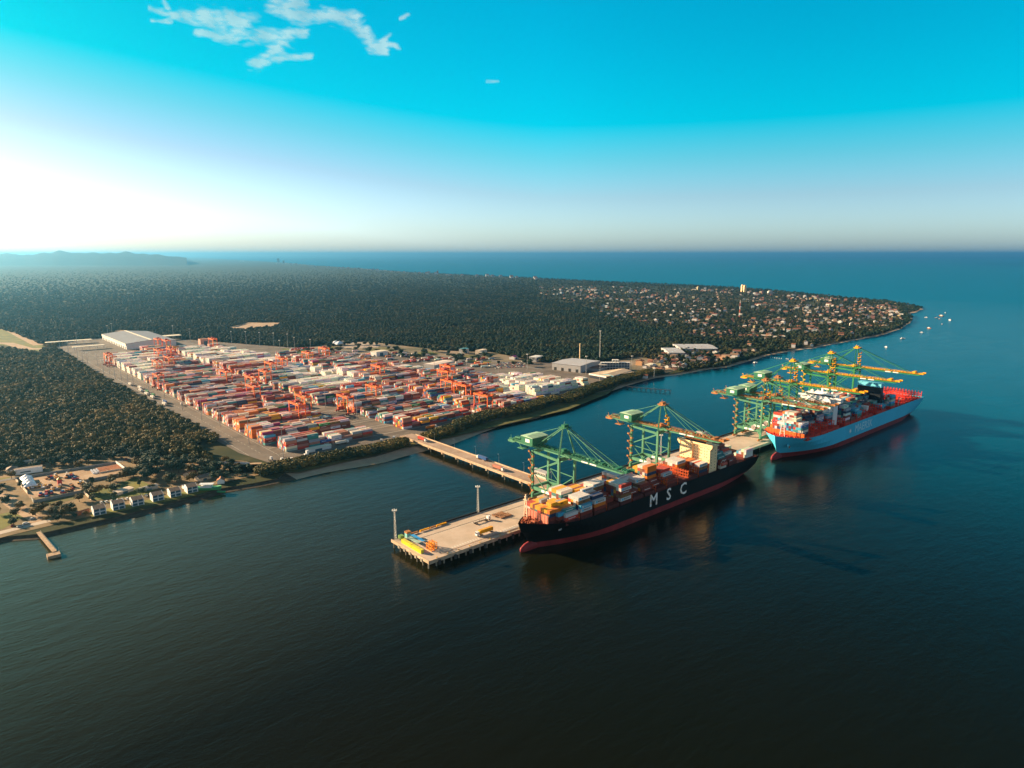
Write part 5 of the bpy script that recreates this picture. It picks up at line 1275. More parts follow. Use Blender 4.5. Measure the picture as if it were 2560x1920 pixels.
shed(-158, 443, 12, 4, 2.6, -.1, 'low bungalow with pale roof in the trees at the back', wc, mat('roof_pale', (.6, .5, .4), .7), 'bungalow', .7, cat='house')
shed(-170, 447, 12, 4, 2.6, -.1, 'low bungalow with tan roof behind the long white building', wc, wc, 'bungalow', .7, cat='house')
shed(67, 302, 26, 7, 3.6, 0, 'long white building with glass front below the front stacks', mat('office_wall', (.70, .70, .68), .6), mat('roof_cream', (.75, .66, .5), .7), 'gatehouse', .4, cat='building')
tag(MB().box(-1.2, 1.2, -1.2, 1.2, 0, 5).build('kiosk', whw, None, (50, 292, 2.6)), 'small white square kiosk by the front road', 'kiosk')
shed(36, 278, 4, 3, 2.4, 0, 'small white hut at the yard corner', whw, whw, 'hut', .5, cat='hut')
# timber stack, bags, machines in the compound
tb_ = empty('timber_stack', (-113, 374, 2.6), 0, 'rows of reddish timber in a fenced pen', 'timber stack')
for i in range(6): MB().box(-9, 9, -8+i*2.8, -6.4+i*2.8, 0, 1.1).build('timber_row', mat('timber_red', (.42, .17, .08), .8, var=.3, scale=.4), tb_)
MB().box(-9.6, 9.6, -9.4, -9.1, 0, 1.3).build('pen_rail', wc, tb_)
for i in range(14):
    b = MB(); b.tube((0, 0, 0), (0, 0, 1.4), .9, .75, 8)
    tag(b.build('bulk_bag', mat('bag_white', (.72, .74, .78), .7), None, (-127+(i % 3)*2.2, 378-(i//3)*3.0, 2.6)), f'white bulk bag left of the timber stack, {nth(i+1)} of the heap', 'bag', 'white bulk bags heaped by the timber')
def car(x, y, rz, m, lab, grp, z=2.65):
    R_ = empty('parked_car', (x, y, z), rz, lab, 'car', grp)
    b = MB(); b.add([(-2.1,-.85,.3),(2.1,-.85,.3),(2.1,.85,.3),(-2.1,.85,.3),(-2.1,-.85,.95),(2.1,-.85,.85),(2.1,.85,.85),(-2.1,.85,.95),(-1.5,-.7,1.45),(.7,-.7,1.45),(.7,.7,1.45),(-1.5,.7,1.45),(1.3,-.8,.9),(1.3,.8,.9)], [(0,3,2,1),(0,1,5,12,4),(2,3,7,13,6),(1,2,6,5),(3,0,4,7),(12,5,6,13),(8,9,10,11)]).build('body', m, R_)
    MB().add([(-2.0,-.82,.95),(1.3,-.8,.9),(1.3,.8,.9),(-2.0,.82,.95),(-1.5,-.7,1.44),(.7,-.7,1.44),(.7,.7,1.44),(-1.5,.7,1.44)], [(0,1,5,4),(1,2,6,5),(2,3,7,6),(3,0,4,7)]).build('windows', glassd, R_)
    for xx in (-1.35, 1.35):
        for yy in (-.85, .85): b = MB(); b.tube((xx, yy-.1, .32), (xx, yy+.1, .32), .32, .32, 8); b.build('wheel', tyre, R_)
    return R_
CARM = [whitev, whitev, mat('car_silver', (.45, .45, .45), .3), mat('car_black', (.03, .03, .03), .3), mat('car_red', (.35, .03, .02), .3), mat('car_blue', (.03, .08, .25), .3)]
rg = random.Random(31)
for i in range(11):
    m = CARM[0] if i < 5 else rg.choice(CARM)
    car(-138+i*3.6+(7 if i > 6 else 0), 275-i*.9, pi/2+.1, m, f'car parked behind the white houses, {WT[i]} from the left', 'cars parked behind the white houses')
for i, (x, y, a) in enumerate(((-191, 262, .2), (-195, 258, .3), (-199, 263, 1.3), (-186, 270, .7), (-96, 404, 1), (-93, 398, 1.2), (-84, 372, .2), (-160, 338, .3), (-150, 330, 2))):
    car(x, y, a, CARM[(i*2) % 6], f'{("white" if CARM[(i*2)%6] is whitev else "silver" if i in (1,4,7) else "red" if i in (2,5,8) else "dark")} car standing alone in the settlement, {nth(i+1)} listed from jetty side', 'cars scattered in the settlement')
# machines and heaps in the compound
rg = random.Random(14); mts = [mat('machine_yellow', (.6, .3, .03), .6), chs, mat('machine_blue', (.05, .16, .34), .6), whitev, ora, mat('machine_red', (.45, .05, .06), .6)]
k = 0
for i in range(26):
    x = rg.uniform(-176, -141); y = rg.uniform(318, 372)
    if rg.random() < .4: x = rg.uniform(-162, -140); y = rg.uniform(368, 380)
    R_ = empty('work_machine', (x, y, 2.6), rg.uniform(0, 3), f'{("yellow","dark","blue","white","orange","red")[i % 6]} working machine in the walled compound, {nth(i//6+1)} of that colour', 'machine', 'machines parked in the walled compound')
    MB().box(-2.6, 2.6, -1.1, 1.1, .7, 1.6).build('body', mts[i % 6], R_); MB().box(-.4, 1.4, -1, 1, 1.6, 3.0).build('cab', mts[(i+3) % 6], R_)
    for xx in (-1.8, 1.8): b = MB(); b.tube((xx, -1.3, .6), (xx, 1.3, .6), .6, .6, 8); b.build('wheel_pair', tyre, R_)
    if i % 3 == 0: b = MB(); b.bar((0, 0, 2), (-3, 0, 4.5), .3); b.bar((-3, 0, 4.5), (-5, 0, 1.5), .3); b.build('arm', mts[i % 6], R_)
pt = empty('play_tower', (-156, 352, 2.6), 0, 'red and yellow tower standing in the middle of the compound', 'tower')
MB().box(-1.6, 1.6, -1.6, 1.6, 0, 5).build('tower_body', mts[5], pt); MB().add([(-1.9,-1.9,5),(1.9,-1.9,5),(1.9,1.9,5),(-1.9,1.9,5),(0,0,7)], [(0,1,4),(1,2,4),(2,3,4),(3,0,4)]).build('tower_roof', mts[0], pt)
# jetty
jt = empty('small_jetty', (0, 0, 0), 0, 'narrow plank jetty running out from the left shore', 'jetty')
wood = mat('jetty_wood', (.40, .27, .17), .85, var=.3, scale=.6)
b = MB(); b.bar((-186, 238, 2.2), (-182.3, 190, 2.2), 2.6, .5); b.build('deck', wood, jt); MB().box(-187.3, -179.6, 184, 190, -1.5, 2.0).build('head_block', wood, jt)
for i in range(9):
    q = i/8; x, y = -186+3.7*q, 238-48*q; b = MB(); b.tube((x-1.2, y, -2), (x-1.2, y, 2.1), .22); b.tube((x+1.2, y, -2), (x+1.2, y, 2.1), .22); b.build('pile_pair', chs, jt)
for x, y in ((-187, 184.4), (-180, 184.4), (-180, 189.5), (-183.5, 184.4)): b = MB(); b.bar((x, y, 2), (x, y, 4.6), .14); b.build('post', steel, jt)
b = MB(); b.bar((-184.7, 238, 3.2), (-181, 190, 3.2), .1); b.build('handrail', steel, jt)
# boats
def boat(x, y, rz, L, z, hm_, cm_, lab, grp='small boats on the water', mastm=None, name='boat', small=False):
    R_ = empty(name, (x, y, z), rz, lab, 'boat', grp); w2 = L*.15
    b = MB(); P = [(-L/2, -w2), (L*.2, -w2), (L*.4, -w2*.6), (L/2, 0), (L*.4, w2*.6), (L*.2, w2), (-L/2, w2)]
    b.prism([(px*.94, py*.72) for px, py in P], -.3, -.29); n0 = len(P); b.v = [(px*.92, py*.7, -.4) for px, py in P]+[(px, py, .13*L*.6+(.05*L if px > L*.3 else 0)) for px, py in P]
    b.f = [(i, (i+1) % n0, n0+(i+1) % n0, n0+i) for i in range(n0)]+[tuple(range(n0, 2*n0))]; b.m = [0]*len(b.f); b.build('hull', hm_, R_)
    if not small:
        MB().box(-L*.3, L*.12, -w2*.7, w2*.7, .08*L, .08*L+1.7).build('cabin', cm_, R_)
        if mastm: b = MB(); b.tube((L*.02, 0, 1), (L*.02, 0, L*.6), .12, .06, 6); b.build('mast', steel, R_)
    return R_
gb = boat(-60, 250, R(-38), 22, 3.2, mat('boat_green', (.08, .36, .14), .5), whitev, 'green hulled tour boat with white roof drawn up on the slipway', 'boats ashore')
MB().box(-8, 4, -2.6, 2.6, 4.6, 4.9).build('awning', whitev, gb)
boat(-53, 240, R(-50), 8, 1.6, MATS['boat_green'], whitev, 'small green boat on the beach below the tour boat', 'boats ashore', small=True)
for i, (u, v, L, lab) in enumerate(((2363,783,14,'white boat at the top of the cluster off the point'), (2353,790,20,'orange boat in the middle of the cluster off the point'), (2315,794,9,'small white boat left of the cluster off the point'), (2341,795,11,'white boat just left of the orange boat'), (2348,798,9,'small boat just below the orange boat'), (2375,801,20,'largest white boat at the right of the cluster'), (2323,821,13,'reddish boat lying below the cluster'), (2305,832,11,'small white boat near the end of the curved wake'), (2257,847,12,'white boat at the head of the curved wake'), (1888,908,12,'white boat near the shore left of the cranes'), (2355,811,7,'tiny faint boat between the white and reddish boats'), (2215,868,8,'tiny white boat inside the curve of the wake'))):
    x, y = G(u, v); boat(x, y, R(20+i*37), L, .2, ora if 'orange' in lab or 'reddish' in lab else whitev, whitev, lab, mastm=i in (0, 5))
for i in range(9):
    x, y = G(1926+i*5.5 if i < 6 else 1950+i*2.6, 894+i*.55); b = MB(); b.tube((0, 0, -.3), (0, 0, .9), .9, .7, 8); b.tube((0, 0, .9), (0, 0, 1.6), .7, .1, 8)
    tag(b.build('buoy', whitev, None, (x, y, 0)), f'white float in the line off the village, {nth(i+1)} from the left', 'buoy', 'line of white floats')
# fence posts / lamp posts near left
# trees of the settlement
rg = random.Random(19); kinds = (('broad dark green tree', CRG[0], 1.15), ('flat-topped olive tree', CRG[1], 1.2), ('upright green tree', CRG[2], .9), ('dry brown tree', CRD[0], 1.1), ('yellowish spreading tree', CRD[1], 1.15))
spots = [(-172,268,8,3),(-166,262,8,3),(-176,285,9,3),(-182,277,7,3),(-164,268,6,4),(-160,262,7,4),(-150,290,8,3),(-140,298,9,3),(-133,300,8,4),(-126,306,6,3),(-120,330,7,3),(-112,335,8,3),(-106,338,9,0),(-100,330,12,0),(-95,318,11,0),(-92,335,12,1),(-86,345,12,0),(-80,352,12,0),(-74,340,11,1),(-70,330,12,0),(-84,322,9,0),(-66,318,9,2),(-60,330,11,0),(-55,338,12,0),(-50,326,11,1),(-64,352,12,0),(-76,366,12,1),(-90,362,9,3),(-45,318,10,0),(-40,308,9,1),(-38,298,9,0),(-46,292,8,0),(-34,285,7,2),(-30,295,8,0),(-24,284,6,0),(-18,290,6,1),(-12,280,6,0),(-28,274,6,0),(-38,270,7,0),(-46,274,8,1),(-60,290,7,3),(-66,284,7,3),(-52,300,9,0),(-58,308,9,4),(-80,300,8,0),(-76,290,7,1),(-92,298,7,3),(-104,300,6,2),(-165,420,8,0),(-155,418,8,2),(-150,424,9,0),(-146,412,6,3),(-140,418,8,0),(-135,405,6,1),(-178,436,9,0),(-190,436,8,1),(-160,432,8,0),(-130,424,10,0),(-122,416,7,1),(-115,410,6,3),(-108,418,8,0),(-100,412,8,0),(-92,418,10,0),(-86,408,10,0),(-82,396,9,0),(-78,384,10,1),(-72,376,11,0),(-200,440,9,0),(-210,432,8,0),(-196,285,7,3),(-205,300,6,4),(-190,300,6,3),(-176,258,5,4),(-170,252,5,0),(-162,250,4,0),(-152,252,4,4),(-196,268,6,0),(-10,262,4,0),(0,268,5,1),(12,264,4,0),(-22,262,4,0),(48,270,5,0),(58,268,5,0)]
for x, y, h, k in spots:
    if 243 < y < 262 and -150 < x < -62: continue
    nm, me_, wd = kinds[k]; tree(x+rg.uniform(-2, 2), y+rg.uniform(-2, 2), h*rg.uniform(.85, 1.1), me_, nm, 'trees of the shore settlement', wide=wd)
rg2 = random.Random(88)
for i in range(120):
    x = rg2.uniform(-205, 0); y = rg2.uniform(262, 460)
    if not inpoly(x, y, SETTLE) or (-183 < x < -138 and 312 < y < 394) or (-140 < x < -100 and 344 < y < 394) or (x < -62 and y < 264) or (-185 < x < -150 and 395 < y < 420): continue
    nm, me_, wd = kinds[rg2.choice((0, 0, 1, 2, 3, 4))]; tree(x, y, rg2.uniform(4.5, 9), me_, nm, 'trees of the shore settlement', wide=wd)
for i in range(62):     # taller individuals in the belt along the front road
    x = 236+i*6.8+rg.uniform(-2, 2); y = shy(x)+(rg.uniform(26, 36) if x < 430 else rg.uniform(14, 24))
    if x > 690: continue
    nm, me_, wd = kinds[(0, 1, 0, 2, 1)[i % 5]] if x < 480 else kinds[(3, 1, 4, 0)[i % 4]]
    tree(x, y, rg.uniform(3.5, 6) if x < 430 else rg.uniform(5.5, 8.5), me_, nm, 'trees between the front road and the beach', wide=1.25)
order = {}
for o, lab, grp in TREES: order.setdefault((lab, grp), []).append(o)
for (lab, grp), L in order.items():
    L.sort(key=lambda o: PX(o.location.x, o.location.y, 3)[0])
    for i, o in enumerate(L): tag(o, f'{lab}, {nth(i+1)} such from the left ' + ('in the shore settlement' if 'settle' in grp else 'beside the front road'), 'tree', grp)
# lawns, lanes and small surfaces
sheet('lawn', [(-141,311),(-142,286),(-104,272),(-94,283),(-100,330),(-124,316)], 2.66, grass2)
sheet('lawn', [(-150,244),(-150,256),(-62,260),(-60,246),(-80,243)], 2.64, grass2)
sheet('lawn', [(-215,395),(-188,398),(-187,408),(-215,412)], 2.66, grass2)
sheet('lawn', [(-178,309),(-146,311),(-146,300),(-176,298)], 2.66, grass)
sheet('lawn', [(-215,300),(-196,300),(-190,280),(-205,262),(-225,262)], 2.66, grass2)
sheet('lane_ground', [(-183,392),(-181,327),(-138,321),(-140,343),(-103,345),(-106,388)], 2.67, dirt)
strip('lane', [(-240,398),(-190,400),(-100,394),(-86,402),(-80,420)], 7, 2.70, road)
strip('lane', [(-215,390),(-196,340),(-190,300),(-184,270),(-186,255)], [12, 12, 10, 9, 8], 2.68, dirt)
strip('lane', [(-88,400),(-70,372),(-60,350),(-44,330),(-20,312),(4,296)], 5, 2.69, dirt)
strip('lane', [(-230,250),(-195,256),(-176,258)], 7, 2.69, conc)
wk = []
for i in range(18):
    q = i/17; a = pi*.9*q; wk.append(G(2256+2*sin(a)-28*q*q-2, 851+26*q+1.5*sin(a)))
# ---------------------------------------------------------------- sheds and buildings of the port
def hall(pts, h, lab, wm_, rm_, hr=2.0, name='warehouse', doors=0, grp=None):
    """pts: ground corners a(front left), b(front right), c(back right); local x along a-b"""
    a, b_, c = pts; L = math.dist(a, b_); rz = atan2(b_[1]-a[1], b_[0]-a[0]); W_ = abs(-(c[0]-b_[0])*sin(rz)+(c[1]-b_[1])*cos(rz))
    R_ = empty(name, (a[0], a[1], 2.8), rz, lab, 'warehouse', grp)
    MB().box(0, L, 0, W_, 0, h).gend(0, L, 0, W_, h, h+hr).build('wall', wm_, R_); MB().gable(0, L, 0, W_, h, h+hr, 'x', .6).build('roof', rm_, R_)
    for i in range(doors):
        x = L*(.12+.76*i/max(1, doors-1)); b = MB(); b.box(x-2.6, x+2.6, -.08, 0, 0, min(h*.7, 5.5)); b.build('door', dark, R_)
    return R_, L, W_
wgrey = mat('hall_grey', (.36, .35, .35), .7, var=.06, scale=.1); rpale = mat('hall_roof_pale', (.42, .41, .42), .6, var=.06, scale=.05); wwhite = mat('hall_white', (.66, .64, .60), .6); wteal = mat('hall_teal', (.30, .52, .56), .6); rtan = mat('hall_roof_tan', (.58, .44, .30), .8, var=.1, scale=.1)
R_, L_, W_ = hall((G(1380, 924, 3), G(1451, 932, 3), G(1458, 914, 3)), 12, 'big grey warehouse with dark doorways and pale low roof beside the tall chimney', wgrey, rpale, 1.6, doors=4)
R_, L_, W_ = hall((G(1534, 951, 3), G(1577, 938, 3), G(1562, 929, 3)), 8, 'long teal walled shed with tan roof near the right end of the port', wteal, rtan, 2.2)
R_, L_, W_ = hall((G(1474, 944, 3), G(1516, 952, 3), G(1528, 930, 3)), 7, 'white canopied office shed with dark glass front beside the teal shed', mat('glass_front', (.03, .035, .05), .3), rtan, .8)
MB().box(-.6, L_+.6, -1.6, -.2, 5.2, 7.6).build('fascia', wwhite, R_)
R_, L_, W_ = hall((G(1464, 925, 3), G(1495, 929, 3), G(1500, 920, 3)), 5, 'low lattice sided shed behind the white office', wgrey, mat('roof_brown_red', (.25, .12, .08), .8), .6)
sk = empty('frame_building', (*G(1503, 925, 3), 2.8), atan2(G(1575, 925, 3)[1]-G(1503, 925, 3)[1], G(1575, 925, 3)[0]-G(1503, 925, 3)[0]), 'unfinished concrete frame building with open storeys', 'building')
Ls = math.dist(G(1503, 925, 3), G(1575, 925, 3))
for i in range(11):
    h = 18 if i in (4, 5, 6) else 13
    for y in (0, 9): MB().box(Ls*i/10-.3, Ls*i/10+.3, y-.3, y+.3, 0, h).build('column', wwhite, sk)
for z in (4.4, 8.8, 13.0): MB().box(-.5, Ls+.5, -.5, 9.5, z, z+.45).build('floor_slab', wwhite, sk)
MB().box(Ls*.4-.5, Ls*.6+.5, -.6, 9.6, 17.6, 18.0).build('roof_slab', wwhite, sk)
MB().box(.5, Ls-.5, 6, 6.3, .2, 12.9).build('inner_wall', mat('inner_blue', (.05, .08, .14), .8), sk)
# big warehouse at the far left of the yard
a, b_, c_, d_ = G(322, 872, 3), G(392, 868, 3), G(386, 850, 3), G(256, 856, 3)
wr = empty('warehouse', (0, 0, 0), 0, 'very large grey roofed warehouse with cream loading front at the yard back', 'warehouse')
B0 = (100, 1300); 
MB().box(100, 200, 1290, 1530, 2.9, 15).gend(100, 200, 1290, 1530, 15, 20, 'y').build('wall', wwhite, wr); b = MB(); b.gable(100, 200, 1290, 1530, 15, 20, 'y', 1.0, th=.5); b.build('roof', mat('roof_mid_grey', (.23, .24, .27), .7, var=.06, scale=.05), wr)
b = MB(); b.box(98.9, 99.9, 1290, 1530, 11.5, 15.2); b.build('fascia', mat('fascia_cream', (.80, .70, .52), .6), wr)
for i in range(14): MB().box(99.8, 99.95, 1298+i*16.6, 1306+i*16.6, 2.9, 8).build('dock_door', dark, wr)
b = MB(); b.box(148, 152, 1288, 1532, 20.4, 20.9); b.build('ridge_light', mat('fascia_cream', (.8, .7, .52)), wr)
for i, (x, y, wx, wy, h) in enumerate(((40, 1350, 60, 14, 7), (24, 1480, 90, 18, 7), (215, 1420, 60, 26, 9))):
    cn = empty('canopy', (x, y, 2.9), 0, ('long white roofed gate canopy in front of the great warehouse', 'white gate canopy farther behind beside the trees', 'low pale shed right behind the great warehouse')[i], 'canopy')
    MB().box(-wx/2, wx/2, -wy/2, wy/2, h, h+.8).build('roof', mat('fascia_cream', (.8, .7, .52)), cn)
    for xx in range(int(-wx/2)+3, int(wx/2), 14):
        for yy in (-wy/2+1, wy/2-1): MB().bar((xx, yy, 0), (xx, yy, h), .5).build('post', steel, cn)
shed(*G(513, 862, 3), 24, 16, 14, 0, 'pinkish block with dark opening at the back of the yard', mat('wall_pink', (.55, .27, .2), .7), rtile, 'service_building', .6, cat='building')
shed(*G(535, 868, 3), 22, 14, 8, 0, 'lower pink building right of the taller pink block', MATS['wall_pink'], rgrey, 'service_building', .6, cat='building')
shed(*G(948, 888, 3), 30, 18, 9, .2, 'white boxy building behind the stacks at centre back', wwhite, MATS['roof_cream'], 'service_building', .5, cat='building')
shed(*G(1098, 914, 3), 60, 24, 6, .3, 'wide low shed with pale flat roof behind the orange cranes', wgrey, mat('roof_pinkwhite', (.7, .58, .5), .7), 'service_building', .8, cat='building')
shed(*G(1160, 882, 3), 16, 14, 9, .3, 'teal roofed two storey house at the forest edge', wgrey, mat('roof_teal', (.10, .35, .42), .6), 'office_building', 1, cat='building')
shed(*G(1203, 884, 3), 26, 12, 8, .3, 'cream two storey office at the forest edge', wc, wc, 'office_building', .5, cat='building')
shed(*G(1285, 897, 3), 16, 12, 5, .3, 'magenta roofed shed behind the car park', wwhite, mat('roof_magenta', (.55, .05, .22), .6), 'service_building', 2, cat='building')
shed(*G(1340, 902, 3), 26, 16, 9, .3, 'grey and white office block right of the car park', wgrey, wwhite, 'office_building', .4, cat='building')
shed(*G(1600, 912, 3), 14, 12, 8, .3, 'orange-cream house at the forest edge right of the frame building', mat('wall_orange', (.65, .36, .18), .7), rtile, 'office_building', 2, cat='building')
shed(*G(1625, 918, 3), 24, 10, 6, .2, 'cream canopy building at the far right end of the port', wc, MATS['roof_cream'], 'office_building', .4, cat='building')
for i, (u, v, rz_) in enumerate(((840, 862, 0), (849, 863, .2))):
    x, y = G(u, v, 3); tt = empty('marquee', (x, y, 2.8), rz_, ('white peaked tent at the left of the dusty lot', 'blue-white peaked tent at the right of the dusty lot')[i], 'tent'); b = MB(); b.add([(-14,-8,4),(14,-8,4),(14,8,4),(-14,8,4),(0,0,10)], [(0,1,4),(1,2,4),(2,3,4),(3,0,4)]); b.box(-14, 14, -8, 8, 3.4, 3.95); b.build('tent_roof', MATS['tent_canvas'], tt)
# cars in the car park: rows
rg = random.Random(51); ci_ = 0
cproto = {}
p_a, p_b, p_c = G(1232, 921, 3), G(1322, 917, 3), G(1258, 903, 3)
ex = ((p_b[0]-p_a[0]), (p_b[1]-p_a[1])); ey = ((p_c[0]-p_a[0]), (p_c[1]-p_a[1])); Lx, Ly = math.hypot(*ex), math.hypot(*ey)
for r in range(int(Ly/11)):
    for i in range(int(Lx/5.2)):
        if rg.random() < .35 or ci_ >= 120: continue
        qx, qy = i*5.2/Lx, r*11/Ly; x, y = p_a[0]+ex[0]*qx+ey[0]*qy, p_a[1]+ex[1]*qx+ey[1]*qy
        if not inpoly(x, y, BACKLOT): continue
        ci_ += 1; k = rg.randrange(6)
        if k not in cproto:
            b = MB(); b.add([(-2.1,-.85,.3),(2.1,-.85,.3),(2.1,.85,.3),(-2.1,.85,.3),(-2.1,-.85,.95),(2.1,-.85,.85),(2.1,.85,.85),(-2.1,.85,.95)], [(0,3,2,1),(4,5,6,7),(0,1,5,4),(1,2,6,5),(2,3,7,6),(3,0,4,7)], 0)
            b.add([(-1.9,-.8,.96),(1.2,-.8,.9),(1.2,.8,.9),(-1.9,.8,.96),(-1.4,-.7,1.45),(.6,-.7,1.45),(.6,.7,1.45),(-1.4,.7,1.45)], [(4,5,6,7)], 0); b.add([(-1.9,-.8,.96),(1.2,-.8,.9),(1.2,.8,.9),(-1.9,.8,.96),(-1.4,-.7,1.44),(.6,-.7,1.44),(.6,.7,1.44),(-1.4,.7,1.44)], [(0,1,5,4),(1,2,6,5),(2,3,7,6),(3,0,4,7)], 1)
            cproto[k] = b.mesh('car_body', [CARM[k], glassd])
        o = ob('parked_car', cproto[k], None, (x, y, 2.75), atan2(ex[1], ex[0])+pi/2); tag(o, f'{("white","white","silver","black","red","blue")[k]} car {i+1} in row {r+1} of the big car park', 'car', 'cars in the big car park')
tki = 0
for i in range(110):
    u = rg.uniform(720, 1230); v = 872+(u-735)*.055+rg.uniform(-2, 22)
    x, y = G(u, v, 3)
    if not (inpoly(x, y, BACKLOT) or inpoly(x, y, YARD)) or x < yard_right(y)+14: continue
    tki += 1; truck(x, y, rg.choice((0, pi, .2, pi+.2)), f'distant parked truck in the back lot, {nth(tki)} of its row', 2.8, box=None, grp='trucks parked in the back lot')
    cont(x, y, 4.16, 12.19, rg.choice('wwRORWgM'), False, 'back', True, None, 0)
for i, pl in enumerate(([(700,872),(760,866),(790,874),(735,884)], [(905,872),(990,866),(1010,872),(920,880)], [(1010,885),(1070,878),(1100,884),(1040,892)], [(1130,890),(1180,886),(1200,893),(1150,898)], [(820,868),(838,866),(842,872),(826,874)])): spx('grass_patch', pl, 2.93, grass if i % 2 else grass2)
strip('lot_road', [G(u, v, 3) for u, v in ((690,868),(780,874),(900,878),(1010,884),(1120,892),(1230,902),(1350,922))], 12, 2.96, road)
strip('lot_road', [G(u, v, 3) for u, v in ((960,862),(1000,876),(1050,898),(1100,925))], 10, 2.98, road)
rt_ = random.Random(202); TL = []
for i in range(90):
    u = rt_.uniform(700, 1350); v = 858+max(0, (u-900))*.07+rt_.uniform(0, 22)+(8 if u > 1000 else 0)
    x, y = G(u, v, 3)
    if inpoly(x, y, YARD) and x < yard_right(y)+40: continue
    if not (inpoly(x, y, BACKLOT) or inpoly(x, y, YARD)): continue
    TL.append((x, y))
for i, (x, y) in enumerate(sorted(TL, key=lambda q: PX(q[0], q[1], 3)[0])):
    t_ = tree(x, y, rt_.uniform(6, 11), CRG[i % 3], 'x', 'lot', wide=1.3); tag(t_, f'small tree in the lots behind the container yard, {nth(i+1)} from the left', 'tree', 'trees in the lots behind the yard')
# ---------------------------------------------------------------- the town on the point
pal_w = [(.78, .74, .66), (.62, .50, .38), (.66, .62, .60), (.50, .30, .19), (.66, .55, .30), (.42, .20, .15), (.36, .42, .46)]
pal_r = [(.26, .11, .06), (.20, .08, .055), (.30, .26, .23), (.50, .46, .42), (.20, .13, .09), (.34, .15, .09)]
HM = []
for i in range(14):
    wcol, rcol = pal_w[i % 7], pal_r[(i*5+1) % 6]; m1 = mat(f'town_wall_{i}', wcol, .8); m2 = mat(f'town_roof_{i}', rcol, .85)
    b = MB(); wx, wy, h = (10, 8, 4.4) if i % 3 else (13, 9, 7.6)
    b.box(-wx/2, wx/2, -wy/2, wy/2, 0, h, 0)
    if i % 4 != 3: b.gend(-wx/2, wx/2, -wy/2, wy/2, h, h+2.4)
    if i % 4 == 3: b.box(-wx/2-.3, wx/2+.3, -wy/2-.3, wy/2+.3, h+.01, h+.5, 1)
    else: b.gable(-wx/2, wx/2, -wy/2, wy/2, h, h+2.4, 'x', .6, 1)
    b.box(wx/2, wx/2+4, -wy/4, wy/3, 0, h*.6, 0); b.box(wx/2-.1, wx/2+4.3, -wy/4-.3, wy/3+.3, h*.6+.02, h*.6+.4, 1)
    for k in range(3): b.box(-wx/2-.06, -wx/2, -wy/2+1+k*2.4, -wy/2+2+k*2.4, 1.2, 2.6, 2); b.box(-wx/2+1.5+k*3, -wx/2+2.8+k*3, -wy/2-.06, -wy/2, 1.2, 2.6, 2)
    HM.append((b.mesh('house_body', [m1, m2, glassd]), i))
wn_ = ['cream', 'tan', 'pale grey', 'orange', 'yellow', 'red-brown', 'bluish']
regions = [  # polygon in photo pixels, count, name
 ([(1380,722),(1480,722),(1500,736),(1400,738)], 26, 'the inland village'), ([(1440,738),(1540,740),(1550,748),(1450,750)], 14, 'the inland village'), ([(1560,722),(1620,722),(1630,732),(1560,734)], 12, 'the middle hamlet'),
 ([(1580,742),(1700,740),(1710,750),(1590,748)], 14, 'the middle hamlet'), ([(1735,722),(1860,724),(1900,734),(1740,732)], 20, 'the seaside rows'), ([(1880,730),(2010,738),(2020,746),(1890,742)], 18, 'the seaside rows'), ([(2030,742),(2180,752),(2230,762),(2040,756)], 14, 'the seaside rows'),
 ([(1500,778),(1660,796),(1640,812),(1500,800)], 14, 'the forest edge'), ([(1700,790),(1840,770),(1990,800),(1900,830),(1740,836)], 44, 'the town centre'), ([(1860,760),(2060,764),(2100,786),(1900,786)], 30, 'the town centre'),
 ([(2060,764),(2230,768),(2260,792),(2210,806),(2080,800)], 44, 'the point'), ([(1980,800),(2180,804),(2150,832),(2000,838)], 24, 'the bay side'), ([(1640,892),(1830,884),(1880,878),(1900,884),(1800,906),(1690,926)], 44, 'the waterfront'), ([(1880,850),(2060,840),(2080,852),(1920,876)], 14, 'the waterfront')]
rg = random.Random(99); HS = []
for poly, cnt, nm in regions:
    us = [p[0] for p in poly]; vs = [p[1] for p in poly]; n_ = 0; tries = 0
    while n_ < cnt and tries < 4000:
        tries += 1; u, v = rg.uniform(min(us), max(us)), rg.uniform(min(vs), max(vs))
        if not inpoly(u, v, poly): continue
        x, y = G(u, v, 3)
        if any((x-q[0])**2+(y-q[1])**2 < 15**2 for q in HS): continue
        HS.append((x, y, nm)); n_ += 1
HS = HS[:300]
xb = MB(); xt = 0; EX = []
mats_x = []
for w_ in pal_w: mats_x.append(mat('town_far_wall_%d' % len(mats_x), w_, .85))
for r_ in pal_r: mats_x.append(mat('town_far_roof_%d' % (len(mats_x)-7), r_, .85))
rx = random.Random(4242)
big_ = [([(1350,716),(1720,717),(2010,738),(2240,763),(2262,800),(2150,843),(2040,864),(1900,884),(1800,912),(1640,934),(1600,915),(1660,890),(1790,850),(1700,835),(1560,800),(1420,758),(1350,735)], 820), ([(1560,935),(1600,915),(1660,895),(1800,880),(1860,890),(1700,930),(1600,950)], 90)]
